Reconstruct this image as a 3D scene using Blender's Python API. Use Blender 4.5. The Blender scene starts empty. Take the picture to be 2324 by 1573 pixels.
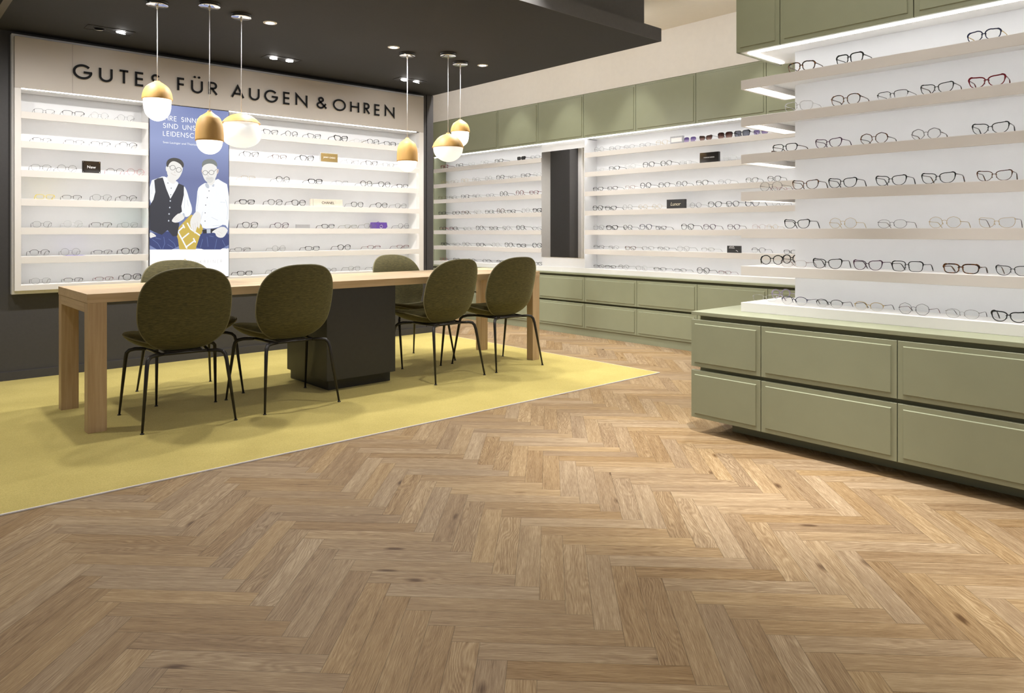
import bpy, bmesh, math, random
from mathutils import Vector, Matrix
random.seed(7)
SC = bpy.context.scene
C = SC.collection
R = math.radians
# ------------------------------------------------------------------ camera
IW, IH = 2324.0, 1573.0
F, CX, HZ, HC = 1641.0, 1162.0, 525.2, 1.09
TH = R(47.9466)
cam_d = bpy.data.cameras.new('camera')
cam = bpy.data.objects.new('camera', cam_d); C.objects.link(cam)
cam.location = (0, 0, HC)
cam.rotation_euler = (R(90), 0, TH - R(90))
cam_d.sensor_width = 36.0
cam_d.lens = F / IW * 36.0
cam_d.shift_y = -(IH / 2 - HZ) / IW
cam_d.clip_start = 0.05
SC.camera = cam
# ------------------------------------------------------------------ world / exposure
w = bpy.data.worlds.new('world'); SC.world = w; w.use_nodes = True
w.node_tree.nodes['Background'].inputs[0].default_value = (1.0, 0.985, 0.965, 1)
w.node_tree.nodes['Background'].inputs[1].default_value = 0.27
SC.view_settings.view_transform = 'Standard'
SC.view_settings.look = 'None'
SC.view_settings.exposure = 0.0
SC.view_settings.gamma = 1.0
SC.view_settings.use_curve_mapping = False

def spot(x, y, z, power, size=75, blend=0.35, tx=0.0, ty=0.0, rad=0.02, col=(1, 0.965, 0.925)):
    l = bpy.data.lights.new('spot_light', 'SPOT'); l.energy = power; l.spot_size = R(size)
    l.spot_blend = blend; l.shadow_soft_size = rad; l.color = col
    o = bpy.data.objects.new('spot_light', l); C.objects.link(o); o.location = (x, y, z)
    d = Vector((tx, ty, -1)); o.rotation_euler = d.to_track_quat('-Z', 'Y').to_euler()
    return o
SPOTS = [(2.133, 4.893), (3.145, 4.888), (4.069, 4.895), (1.12, 4.89), (.1, 4.89)]            # single canopy downlights
MODS = [1.195, 2.497, 3.797]                                         # twin modules near the display wall
for x, y in SPOTS: spot(x, y, 2.535, 84, 180, 0.55, rad=.045)
for i, mx in enumerate(MODS):
    if i: spot(mx + .085, 5.85, 2.53, 36, 130, 1.0, tx=-.12, ty=-.5, rad=.04)
    spot(mx + .22, 5.85, 2.53, 36, 130, 1.0, tx=.15, ty=-.4, rad=.04)
AISLE = [(1.4, 1.8, 20, 112, 0), (3.0, 1.9, 370, 46, -.02), (3.0, 0.9, 310, 46, -.02), (3.0, -.1, 280, 46, -.02), (3.1, 3.15, 120, 84, 0),
         (4.35, 2.7, 140, 84, 0), (4.70, 3.75, 190, 62, 0), (4.70, 4.95, 170, 62, 0), (4.70, 6.15, 150, 62, 0), (1.7, 1.0, 30, 150, .5), (2.6, 7.3, 150, 112, 0), (4.3, 7.3, 200, 112, 0)]  # broad tilted lamp and corridor pair are added fill for shelf fronts and back wall
for x, y, p, a, t_ in AISLE: spot(x, y, 2.965, p, a, 0.95, tx=t_)
for y in (6.1, 5.3, 4.4, 3.05): spot(5.15, y, 2.965, 22, 52, 0.7, tx=.36)        # wall washers on the far cabinets
for y in (7.1, 6.1, 5.1, 4.1, 3.1, 2.1): spot(4.72, y, 2.90, 9, 175, 1.0, tx=1.6, col=(1, .98, .96), rad=.06)  # added fill spots, unseen, brightening the bulkhead above the far cupboards

for x, y, p in ((2.3, 1.5, 60), (.6, .2, 36), (2.6, -.6, 30)):                              # added uplights out of view, only there to brighten ceiling and bulkhead
    u = spot(x, y, 2.35, p, 165, .6, col=(1, .985, .97), rad=.06); u.rotation_euler = (R(180), 0, 0)
# ------------------------------------------------------------------ geometry helpers
def ray(px, py):
    a = (px - CX) / F
    return Vector((math.cos(TH) + a * math.sin(TH), math.sin(TH) - a * math.cos(TH), (HZ - py) / F))
def at_x(px, py, X): d = ray(px, py); t = X / d.x; return Vector((X, d.y * t, HC + d.z * t))
def at_y(px, py, Y): d = ray(px, py); t = Y / d.y; return Vector((d.x * t, Y, HC + d.z * t))

class MB:
    def __init__(s): s.v = []; s.f = []; s.sm = []
    def add(s, vs, fs, smooth=False):
        b = len(s.v); s.v += [tuple(v) for v in vs]
        for f in fs: s.f.append([i + b for i in f]); s.sm.append(smooth)
        return s
    def box(s, x0, x1, y0, y1, z0, z1, bev=0.0):
        if x0 > x1: x0, x1 = x1, x0
        if y0 > y1: y0, y1 = y1, y0
        if z0 > z1: z0, z1 = z1, z0
        if bev <= 0:
            vs = [(x, y, z) for z in (z0, z1) for y in (y0, y1) for x in (x0, x1)]
            return s.add(vs, [(0, 2, 3, 1), (4, 5, 7, 6), (0, 1, 5, 4), (2, 6, 7, 3), (0, 4, 6, 2), (1, 3, 7, 5)])
        bm = bmesh.new()
        bmesh.ops.create_cube(bm, size=1)
        for v in bm.verts:
            v.co = Vector(((x0 + x1) / 2 + v.co.x * (x1 - x0), (y0 + y1) / 2 + v.co.y * (y1 - y0), (z0 + z1) / 2 + v.co.z * (z1 - z0)))
        bmesh.ops.bevel(bm, geom=bm.edges[:], offset=bev, segments=2, affect='EDGES', profile=0.6)
        bm.verts.index_update()
        s.add([v.co[:] for v in bm.verts], [[v.index for v in f.verts] for f in bm.faces]); bm.free()
        return s
    def tube(s, pts, rad, n=8, cap=True, flat=1.0):
        pts = [Vector(p) for p in pts]
        if not hasattr(rad, '__len__'): rad = [rad] * len(pts)
        vs = []; fs = []
        up = None
        for i, p in enumerate(pts):
            a = pts[max(i - 1, 0)]; b = pts[min(i + 1, len(pts) - 1)]
            t = (b - a).normalized()
            if up is None:
                up = Vector((0, 0, 1)) if abs(t.z) < 0.9 else Vector((1, 0, 0))
            side = t.cross(up).normalized(); u2 = side.cross(t).normalized(); up = u2
            for k in range(n):
                an = 2 * math.pi * k / n
                vs.append(p + side * math.cos(an) * rad[i] * flat + u2 * math.sin(an) * rad[i])
        for i in range(len(pts) - 1):
            for k in range(n):
                a = i * n + k; b = i * n + (k + 1) % n
                fs.append((a, b, b + n, a + n))
        if cap:
            fs.append(tuple(range(n))[::-1]); fs.append(tuple(range((len(pts) - 1) * n, len(pts) * n)))
        return s.add(vs, fs, True)
    def lathe(s, prof, cx=0, cy=0, n=40):
        vs = []; fs = []
        for r, z in prof:
            for k in range(n):
                a = 2 * math.pi * k / n
                vs.append((cx + r * math.cos(a), cy + r * math.sin(a), z))
        for i in range(len(prof) - 1):
            for k in range(n):
                a = i * n + k; b = i * n + (k + 1) % n
                fs.append((a, b, b + n, a + n))
        return s.add(vs, fs, True)
    def prism(s, poly, f):       # poly 2D list, f(u,v,side) -> 3D, side 0/1
        n = len(poly)
        vs = [f(u, v, 0) for u, v in poly] + [f(u, v, 1) for u, v in poly]
        fs = [tuple(range(n)), tuple(range(n, 2 * n))[::-1]]
        fs += [(i, (i + 1) % n, (i + 1) % n + n, i + n) for i in range(n)]
        return s.add(vs, fs)
    def build(s, name, mat, parent=None, fix=True):
        me = bpy.data.meshes.new(name); me.from_pydata(s.v, [], s.f); me.validate()
        for p, sm in zip(me.polygons, s.sm): p.use_smooth = sm
        if fix:
            bm = bmesh.new(); bm.from_mesh(me); bmesh.ops.recalc_face_normals(bm, faces=bm.faces[:]); bm.to_mesh(me); bm.free()
        me.materials.append(mat)
        o = bpy.data.objects.new(name, me); C.objects.link(o)
        if parent: o.parent = parent
        return o

def tag(o, label=None, cat=None, group=None, kind=None):
    if label: o['label'] = label
    if cat: o['category'] = cat
    if group: o['group'] = group
    if kind: o['kind'] = kind
    return o
def empty(name, loc=(0, 0, 0), rz=0.0, label=None, cat=None, group=None):
    o = bpy.data.objects.new(name, None); C.objects.link(o); o.location = loc; o.rotation_euler = (0, 0, rz)
    o.empty_display_size = 0.05
    return tag(o, label, cat, group)
def wbuild(mb, name, mat, parent):
    """mb given in world space, parented to an empty that may sit elsewhere (translation only)"""
    l = parent.location
    mb.v = [(a - l.x, b - l.y, c - l.z) for a, b, c in mb.v]
    return mb.build(name, mat, parent)
def copy_tree(o, parent=None):
    c = o.copy(); C.objects.link(c); c.parent = parent
    for ch in list(o.children): copy_tree(ch, c)
    return c

# ------------------------------------------------------------------ materials
def newmat(name):
    m = bpy.data.materials.new(name); m.use_nodes = True
    nt = m.node_tree; b = nt.nodes['Principled BSDF']
    return m, nt, b
def N(nt, t, **kw):
    n = nt.nodes.new(t)
    for k, v in kw.items(): setattr(n, k, v)
    return n
def mat(name, col, rough=0.5, metal=0.0, var=0.04, scale=30.0, bump=0.0, spec=0.5, coat=0.0):
    m, nt, b = newmat(name)
    tc = N(nt, 'ShaderNodeTexCoord'); no = N(nt, 'ShaderNodeTexNoise'); no.inputs['Scale'].default_value = scale
    no.inputs['Detail'].default_value = 3
    nt.links.new(tc.outputs['Object'], no.inputs['Vector'])
    r = N(nt, 'ShaderNodeValToRGB'); nt.links.new(no.outputs['Fac'], r.inputs['Fac'])
    e = r.color_ramp.elements
    e[0].position = .3; e[1].position = .7
    e[0].color = [max(0, c * (1 - var)) for c in col[:3]] + [1]; e[1].color = [min(1, c * (1 + var)) for c in col[:3]] + [1]
    nt.links.new(r.outputs['Color'], b.inputs['Base Color'])
    b.inputs['Roughness'].default_value = rough; b.inputs['Metallic'].default_value = metal
    b.inputs['Specular IOR Level'].default_value = spec; b.inputs['Coat Weight'].default_value = coat
    if bump:
        bp = N(nt, 'ShaderNodeBump'); bp.inputs['Strength'].default_value = bump; bp.inputs['Distance'].default_value = .002
        nt.links.new(no.outputs['Fac'], bp.inputs['Height']); nt.links.new(bp.outputs['Normal'], b.inputs['Normal'])
    return m
def emis(name, col, strength):
    m, nt, b = newmat(name)
    no = N(nt, 'ShaderNodeTexNoise'); no.inputs['Scale'].default_value = 4
    mr = N(nt, 'ShaderNodeMapRange'); mr.inputs['To Min'].default_value = strength * .98; mr.inputs['To Max'].default_value = strength * 1.02
    nt.links.new(no.outputs['Fac'], mr.inputs['Value']); nt.links.new(mr.outputs['Result'], b.inputs['Emission Strength'])
    b.inputs['Base Color'].default_value = (*col, 1); b.inputs['Emission Color'].default_value = (*col, 1)
    b.inputs['Roughness'].default_value = .6
    return m

M = {}
M['green'] = mat('sage_lacquer', (0.285, 0.302, 0.200), .42, var=.02, scale=8)
M['green_in'] = mat('sage_inside', (0.30, 0.30, 0.18), .5, var=.02, scale=8)
M['green_dk'] = mat('sage_groove', (0.17, 0.165, 0.095), .6, var=.03)
M['white'] = mat('white_board', (0.80, 0.79, 0.77), .45, var=.01, scale=10)
M['white_back'] = mat('white_back_panel', (0.74, 0.745, 0.755), .5, var=.01, scale=10)
M['greige'] = mat('greige_board', (0.50, 0.455, 0.405), .45, var=.012, scale=6)
M['greige_shelf'] = mat('greige_shelf_edge', (0.73, 0.70, 0.67), .42, var=.012, scale=6)
M['dark'] = mat('anthracite_paint', (0.052, 0.049, 0.050), .55, var=.05, scale=60, bump=.05)
M['ceil_dark'] = mat('dark_canopy_paint', (0.027, 0.0268, 0.029), .8, var=.05, scale=50)
M['canopy_side_lit'] = mat('canopy_side_lit_tone', (0.105, 0.102, 0.100), .7, var=.04, scale=40)  # canopy grey made lighter, standing for frontal light on its sides
M['beam'] = mat('brown_grey_beam', (0.16, 0.14, 0.115), .6, var=.04, scale=20)
M['beige'] = mat('beige_wall_paint', (0.80, 0.765, 0.715), .8, var=.015, scale=20)
M['ceil'] = mat('cream_ceiling_paint', (0.84, 0.805, 0.745), .85, var=.01, scale=20)
M['cabblack'] = mat('charcoal_cabinet', (0.025, 0.025, 0.026), .42, var=.06, scale=40)
M['alu'] = mat('brushed_grey_frame', (0.85, 0.83, 0.83), .45, metal=.0, var=.03, scale=80)
M['legmetal'] = mat('black_steel', (0.012, 0.010, 0.010), .35, var=.1, scale=60)
M['chrome'] = mat('chrome', (0.86, 0.87, 0.9), .04, metal=1, var=.005)
M['blackmetal'] = mat('black_metal', (0.02, 0.02, 0.02), .3, var=.1)
M['cord'] = mat('grey_textile_cord', (0.74, 0.74, 0.76), .7, var=.1, scale=300)
M['ferrule'] = mat('cream_plastic', (0.6, 0.57, 0.5), .5)
M['sign_black'] = mat('black_acrylic', (0.006, 0.006, 0.007), .6, spec=.2, var=.05)
M['sign_edge'] = mat('sign_side', (0.5, 0.5, 0.5), .4, var=.05)
M['led'] = emis('led_strip', (1.0, 0.99, 0.985), 12.0)
M['ledwide'] = emis('led_panel', (1.0, 0.98, 0.96), 2.2)
M['spot_on'] = emis('spot_lamp_glow', (1.0, 0.98, 0.95), 30.0)
M['opal'] = emis('opal_glass', (1.0, 0.985, 0.955), 1.9)
M['opal_dim'] = emis('opal_glass_soft', (0.97, 0.965, 0.93), .62)
M['mirror'] = mat('mirror_glass', (0.86, 0.87, 0.87), .0, metal=1, var=.002)

def mat_fabric(name, c0, c1):
    m, nt, b = newmat(name)
    tc = N(nt, 'ShaderNodeTexCoord'); mp = N(nt, 'ShaderNodeMapping'); mp.inputs['Scale'].default_value = (35, 35, 380)
    no = N(nt, 'ShaderNodeTexNoise'); no.inputs['Scale'].default_value = 1; no.inputs['Detail'].default_value = 4; no.inputs['Roughness'].default_value = .65
    nt.links.new(tc.outputs['Object'], mp.inputs['Vector']); nt.links.new(mp.outputs['Vector'], no.inputs['Vector'])
    r = N(nt, 'ShaderNodeValToRGB'); e = r.color_ramp.elements; e[0].position = .33; e[1].position = .66
    e[0].color = (*c0, 1); e[1].color = (*c1, 1)
    nt.links.new(no.outputs['Fac'], r.inputs['Fac']); nt.links.new(r.outputs['Color'], b.inputs['Base Color'])
    b.inputs['Roughness'].default_value = .85
    b.inputs['Sheen Weight'].default_value = .35; b.inputs['Sheen Roughness'].default_value = .4
    b.inputs['Sheen Tint'].default_value = (0.8, 0.75, 0.4, 1)
    bp = N(nt, 'ShaderNodeBump'); bp.inputs['Strength'].default_value = .25; bp.inputs['Distance'].default_value = .001
    nt.links.new(no.outputs['Fac'], bp.inputs['Height']); nt.links.new(bp.outputs['Normal'], b.inputs['Normal'])
    return m
M['fabric'] = mat_fabric('olive_chenille', (0.034, 0.030, 0.009), (0.115, 0.100, 0.034))
M['piping'] = mat('piping_cord', (0.20, 0.18, 0.10), .7, var=.1, scale=200)

def mat_wood(name, c0, c1, axis, rough=.45, fine=70, coarse=3.0):
    """oak style grain running along one object axis"""
    m, nt, b = newmat(name)
    tc = N(nt, 'ShaderNodeTexCoord'); mp = N(nt, 'ShaderNodeMapping')
    sc = [fine, fine, fine]; sc[axis] = coarse; mp.inputs['Scale'].default_value = sc
    nt.links.new(tc.outputs['Object'], mp.inputs['Vector'])
    no = N(nt, 'ShaderNodeTexNoise'); no.inputs['Scale'].default_value = 1; no.inputs['Detail'].default_value = 5; no.inputs['Roughness'].default_value = .6
    nt.links.new(mp.outputs['Vector'], no.inputs['Vector'])
    mp2 = N(nt, 'ShaderNodeMapping'); sc2 = [9, 9, 9]; sc2[axis] = .8; mp2.inputs['Scale'].default_value = sc2
    nt.links.new(tc.outputs['Object'], mp2.inputs['Vector'])
    n2 = N(nt, 'ShaderNodeTexNoise'); n2.inputs['Scale'].default_value = 1; n2.inputs['Detail'].default_value = 2
    nt.links.new(mp2.outputs['Vector'], n2.inputs['Vector'])
    mx = N(nt, 'ShaderNodeMath', operation='MULTIPLY_ADD'); mx.inputs[1].default_value = .6
    nt.links.new(no.outputs['Fac'], mx.inputs[0]); 
    ml = N(nt, 'ShaderNodeMath', operation='MULTIPLY'); ml.inputs[1].default_value = .4; nt.links.new(n2.outputs['Fac'], ml.inputs[0])
    nt.links.new(ml.outputs[0], mx.inputs[2])
    r = N(nt, 'ShaderNodeValToRGB'); e = r.color_ramp.elements; e[0].position = .33; e[1].position = .62
    e[0].color = (*c0, 1); e[1].color = (*c1, 1)
    nt.links.new(mx.outputs[0], r.inputs['Fac']); nt.links.new(r.outputs['Color'], b.inputs['Base Color'])
    b.inputs['Roughness'].default_value = rough
    bp = N(nt, 'ShaderNodeBump'); bp.inputs['Strength'].default_value = .15; bp.inputs['Distance'].default_value = .001
    nt.links.new(no.outputs['Fac'], bp.inputs['Height']); nt.links.new(bp.outputs['Normal'], b.inputs['Normal'])
    return m
M['oak_x'] = mat_wood('oak_along_x', (0.45, 0.31, 0.17), (0.60, 0.445, 0.275), 0)
M['oak_y'] = mat_wood('oak_along_y', (0.45, 0.31, 0.17), (0.60, 0.445, 0.275), 1)
M['oak_z'] = mat_wood('oak_along_z', (0.40, 0.27, 0.145), (0.54, 0.39, 0.235), 2)
M['beech'] = mat_wood('honey_beech', (0.50, 0.285, 0.078), (0.63, 0.38, 0.12), 2, .55, 22, 3)

# ------------------------------------------------------------------ glasses materials
def mat_lens(name, tint=None, grad=None):
    m, nt, b = newmat(name)
    nt.nodes.remove(b); out = nt.nodes['Material Output']
    tr = N(nt, 'ShaderNodeBsdfTransparent'); gl = N(nt, 'ShaderNodeBsdfGlossy'); gl.inputs['Roughness'].default_value = .03
    mx = N(nt, 'ShaderNodeMixShader'); mx.inputs[0].default_value = .022 if not tint else .06
    if tint:
        tc = N(nt, 'ShaderNodeTexCoord'); sp = N(nt, 'ShaderNodeSeparateXYZ'); nt.links.new(tc.outputs['Object'], sp.inputs[0])
        mr = N(nt, 'ShaderNodeMapRange'); mr.inputs['From Min'].default_value = 0.0; mr.inputs['From Max'].default_value = .045
        nt.links.new(sp.outputs['Z'], mr.inputs['Value'])
        r = N(nt, 'ShaderNodeValToRGB'); r.color_ramp.elements[0].color = (*grad, 1); r.color_ramp.elements[1].color = (*tint, 1)
        nt.links.new(mr.outputs['Result'], r.inputs['Fac']); nt.links.new(r.outputs['Color'], tr.inputs['Color'])
    else:
        no = N(nt, 'ShaderNodeTexNoise'); no.inputs['Scale'].default_value = 8
        r = N(nt, 'ShaderNodeValToRGB'); r.color_ramp.elements[0].color = (.985, .988, .985, 1); r.color_ramp.elements[1].color = (.995, .995, .992, 1)
        nt.links.new(no.outputs['Fac'], r.inputs['Fac']); nt.links.new(r.outputs['Color'], tr.inputs['Color'])
    nt.links.new(tr.outputs[0], mx.inputs[1]); nt.links.new(gl.outputs[0], mx.inputs[2]); nt.links.new(mx.outputs[0], out.inputs['Surface'])
    return m
LENS = {'clear': mat_lens('clear_lens'), 'purple': mat_lens('purple_lens', (.34, .27, .50), (.84, .77, .90)),
        'brown': mat_lens('brown_lens', (.20, .10, .08), (.80, .66, .62)), 'grey': mat_lens('grey_lens', (.40, .41, .45), (.58, .59, .64)),
        'shutter': mat('shutter_lens', (.015, .015, .016), .4)}
def mat_tort(name, a, b_):
    m, nt, b = newmat(name)
    tc = N(nt, 'ShaderNodeTexCoord'); no = N(nt, 'ShaderNodeTexNoise'); no.inputs['Scale'].default_value = 90; no.inputs['Detail'].default_value = 2
    nt.links.new(tc.outputs['Object'], no.inputs['Vector'])
    r = N(nt, 'ShaderNodeValToRGB'); e = r.color_ramp.elements; e[0].position = .45; e[1].position = .62
    e[0].color = (*a, 1); e[1].color = (*b_, 1)
    nt.links.new(no.outputs['Fac'], r.inputs['Fac']); nt.links.new(r.outputs['Color'], b.inputs['Base Color']); b.inputs['Roughness'].default_value = .2
    return m
def mat_crystal(name, col):
    m, nt, b = newmat(name)
    out = nt.nodes['Material Output']; tr = N(nt, 'ShaderNodeBsdfTransparent')
    no = N(nt, 'ShaderNodeTexNoise'); no.inputs['Scale'].default_value = 40
    r = N(nt, 'ShaderNodeValToRGB'); r.color_ramp.elements[0].color = (*[c * .9 for c in col], 1); r.color_ramp.elements[1].color = (*col, 1)
    nt.links.new(no.outputs['Fac'], r.inputs['Fac']); nt.links.new(r.outputs['Color'], b.inputs['Base Color'])
    tr.inputs['Color'].default_value = (.9, .9, .9, 1)
    mx = N(nt, 'ShaderNodeMixShader'); mx.inputs[0].default_value = .55
    b.inputs['Roughness'].default_value = .12
    nt.links.new(tr.outputs[0], mx.inputs[1]); nt.links.new(b.outputs[0], mx.inputs[2]); nt.links.new(mx.outputs[0], out.inputs['Surface'])
    return m
COL = {'black': mat('glossy_black', (.008, .008, .009), .2, var=.05), 'dark grey': mat('dark_gunmetal', (.05, .05, .055), .3, metal=.4, var=.05),
       'grey': mat('grey_metal', (.2, .2, .2), .35, metal=.5, var=.05), 'silver': mat('silver_metal', (.5, .5, .5), .25, metal=.8, var=.03),
       'gold': mat('gold_metal', (.5, .36, .16), .28, metal=.8, var=.03), 'tortoiseshell': mat_tort('tortoiseshell', (.012, .006, .004), (.16, .06, .015)),
       'brown': mat_tort('brown_acetate', (.05, .02, .01), (.12, .05, .02)), 'red': mat('red_frame', (.42, .03, .04), .3, var=.05),
       'dark red': mat('burgundy_frame', (.13, .008, .014), .2, var=.1), 'yellow': mat('yellow_frame', (.75, .6, .05), .35, var=.03),
       'crystal': mat_crystal('crystal_acetate', (.72, .72, .72)), 'pink': mat_crystal('pink_acetate', (.62, .32, .3)),
       'blush crystal': mat_crystal('blush_acetate', (.55, .42, .38)), 'lavender crystal': mat_crystal('lavender_acetate', (.45, .38, .52)),
       'dark blue': mat('navy_frame', (.015, .018, .05), .25, var=.05), 'olive': mat('olive_frame', (.14, .13, .06), .3, var=.05),
       'purple': mat('plum_frame', (.05, .015, .04), .25, var=.05)}

# ================================================================== FLOOR (herringbone planks, one mesh)
PW, PL = 0.0766, 0.4596
def floor_material():
    m, nt, b = newmat('herringbone_oak_vinyl')
    L = nt.links.new
    uv = N(nt, 'ShaderNodeUVMap'); uv.uv_map = 'grain'
    uv2 = N(nt, 'ShaderNodeUVMap'); uv2.uv_map = 'edge'
    at = N(nt, 'ShaderNodeAttribute'); at.attribute_name = 'tone'; at.attribute_type = 'GEOMETRY'
    sp = N(nt, 'ShaderNodeSeparateColor'); L(at.outputs['Color'], sp.inputs[0])
    # warped coordinate gives cathedral figure
    mp = N(nt, 'ShaderNodeMapping'); mp.inputs['Scale'].default_value = (2.4, 11, 1); L(uv.outputs[0], mp.inputs[0])
    n1 = N(nt, 'ShaderNodeTexNoise'); n1.inputs['Scale'].default_value = 1; n1.inputs['Detail'].default_value = 2.0; L(mp.outputs[0], n1.inputs['Vector'])
    su = N(nt, 'ShaderNodeSeparateXYZ'); L(uv.outputs[0], su.inputs[0])
    ac = N(nt, 'ShaderNodeMath', operation='MULTIPLY'); ac.inputs[1].default_value = 560; L(su.outputs[1], ac.inputs[0])
    mg = N(nt, 'ShaderNodeMath', operation='MULTIPLY_ADD'); mg.inputs[1].default_value = 105; L(n1.outputs['Fac'], mg.inputs[0]); L(ac.outputs[0], mg.inputs[2])
    sn = N(nt, 'ShaderNodeMath', operation='SINE'); L(mg.outputs[0], sn.inputs[0])
    # fine streaks
    mp2 = N(nt, 'ShaderNodeMapping'); mp2.inputs['Scale'].default_value = (16, 420, 1); L(uv.outputs[0], mp2.inputs[0])
    n2 = N(nt, 'ShaderNodeTexNoise'); n2.inputs['Scale'].default_value = 1; n2.inputs['Detail'].default_value = 4; n2.inputs['Roughness'].default_value = .65; L(mp2.outputs[0], n2.inputs['Vector'])
    # broad streaks
    mp3 = N(nt, 'ShaderNodeMapping'); mp3.inputs['Scale'].default_value = (3.2, 42, 1); L(uv.outputs[0], mp3.inputs[0])
    n3 = N(nt, 'ShaderNodeTexNoise'); n3.inputs['Scale'].default_value = 1; n3.inputs['Detail'].default_value = 5; n3.inputs['Roughness'].default_value = .6; L(mp3.outputs[0], n3.inputs['Vector'])
    # knots
    mpk = N(nt, 'ShaderNodeMapping'); mpk.inputs['Scale'].default_value = (3.4, 9.5, 1); L(uv.outputs[0], mpk.inputs[0])
    vk = N(nt, 'ShaderNodeTexVoronoi'); vk.inputs['Scale'].default_value = 1; L(mpk.outputs[0], vk.inputs['Vector'])
    kr = N(nt, 'ShaderNodeMapRange'); kr.inputs['From Min'].default_value = .02; kr.inputs['From Max'].default_value = .15; kr.inputs['To Min'].default_value = 1; kr.inputs['To Max'].default_value = 0
    L(vk.outputs['Distance'], kr.inputs['Value'])
    kt = N(nt, 'ShaderNodeMath', operation='GREATER_THAN'); kt.inputs[1].default_value = .62
    vs = N(nt, 'ShaderNodeSeparateColor'); L(vk.outputs['Color'], vs.inputs[0]); L(vs.outputs[0], kt.inputs[0])
    kk = N(nt, 'ShaderNodeMath', operation='MULTIPLY'); L(kr.outputs[0], kk.inputs[0]); L(kt.outputs[0], kk.inputs[1])
    # value = .46*broad + .34*fine + .1*sine + tone
    def madd(a, k, c=None):
        q = N(nt, 'ShaderNodeMath', operation='MULTIPLY_ADD'); L(a, q.inputs[0]); q.inputs[1].default_value = k
        if c is None: q.inputs[2].default_value = 0
        else: L(c, q.inputs[2])
        return q.outputs[0]
    v = madd(n3.outputs['Fac'], .52)
    v = madd(n2.outputs['Fac'], .80, v)
    fg = N(nt, 'ShaderNodeMath', operation='MULTIPLY'); L(sn.outputs[0], fg.inputs[0]); L(sp.outputs[2], fg.inputs[1])
    v = madd(fg.outputs[0], .075, v)
    v = madd(sp.outputs[0], .15, v)
    v = madd(kk.outputs[0], -.42, v)
    r = N(nt, 'ShaderNodeValToRGB'); e = r.color_ramp.elements
    e[0].position = .36; e[0].color = (0.095, 0.052, 0.023, 1)
    e[1].position = 1.0; e[1].color = (0.46, 0.345, 0.21, 1)
    e.new(.60).color = (0.215, 0.137, 0.070, 1); e.new(.80).color = (0.32, 0.225, 0.125, 1)
    L(v, r.inputs['Fac'])
    # seams
    se = N(nt, 'ShaderNodeSeparateXYZ'); L(uv2.outputs[0], se.inputs[0])
    def edge(o, length):
        a = N(nt, 'ShaderNodeMath', operation='PINGPONG'); a.inputs[1].default_value = .5; L(o, a.inputs[0])
        m_ = N(nt, 'ShaderNodeMath', operation='MULTIPLY'); m_.inputs[1].default_value = length; L(a.outputs[0], m_.inputs[0]); return m_.outputs[0]
    mn = N(nt, 'ShaderNodeMath', operation='MINIMUM'); L(edge(se.outputs[0], PL), mn.inputs[0]); L(edge(se.outputs[1], PW), mn.inputs[1])
    er = N(nt, 'ShaderNodeMapRange'); er.inputs['From Min'].default_value = .0002; er.inputs['From Max'].default_value = .0011
    er.inputs['To Min'].default_value = .45; er.inputs['To Max'].default_value = 1.0; L(mn.outputs[0], er.inputs['Value'])
    mx = N(nt, 'ShaderNodeMix', data_type='RGBA', blend_type='MULTIPLY'); mx.inputs[0].default_value = 1
    L(r.outputs['Color'], mx.inputs[6]); L(er.outputs[0], mx.inputs[7])
    hs = N(nt, 'ShaderNodeHueSaturation'); L(mx.outputs[2], hs.inputs['Color'])
    sr = N(nt, 'ShaderNodeMapRange'); sr.inputs['To Min'].default_value = .90; sr.inputs['To Max'].default_value = 1.08; L(sp.outputs[1], sr.inputs['Value']); L(sr.outputs[0], hs.inputs['Saturation'])
    L(hs.outputs['Color'], b.inputs['Base Color'])
    b.inputs['Roughness'].default_value = .58; b.inputs['Specular IOR Level'].default_value = .16
    hgt = madd(n2.outputs['Fac'], 1.0, madd(fg.outputs[0], .35))
    bp = N(nt, 'ShaderNodeBump'); bp.inputs['Strength'].default_value = .35; bp.inputs['Distance'].default_value = .0012
    L(hgt, bp.inputs['Height']); L(bp.outputs['Normal'], b.inputs['Normal'])
    return m
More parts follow.
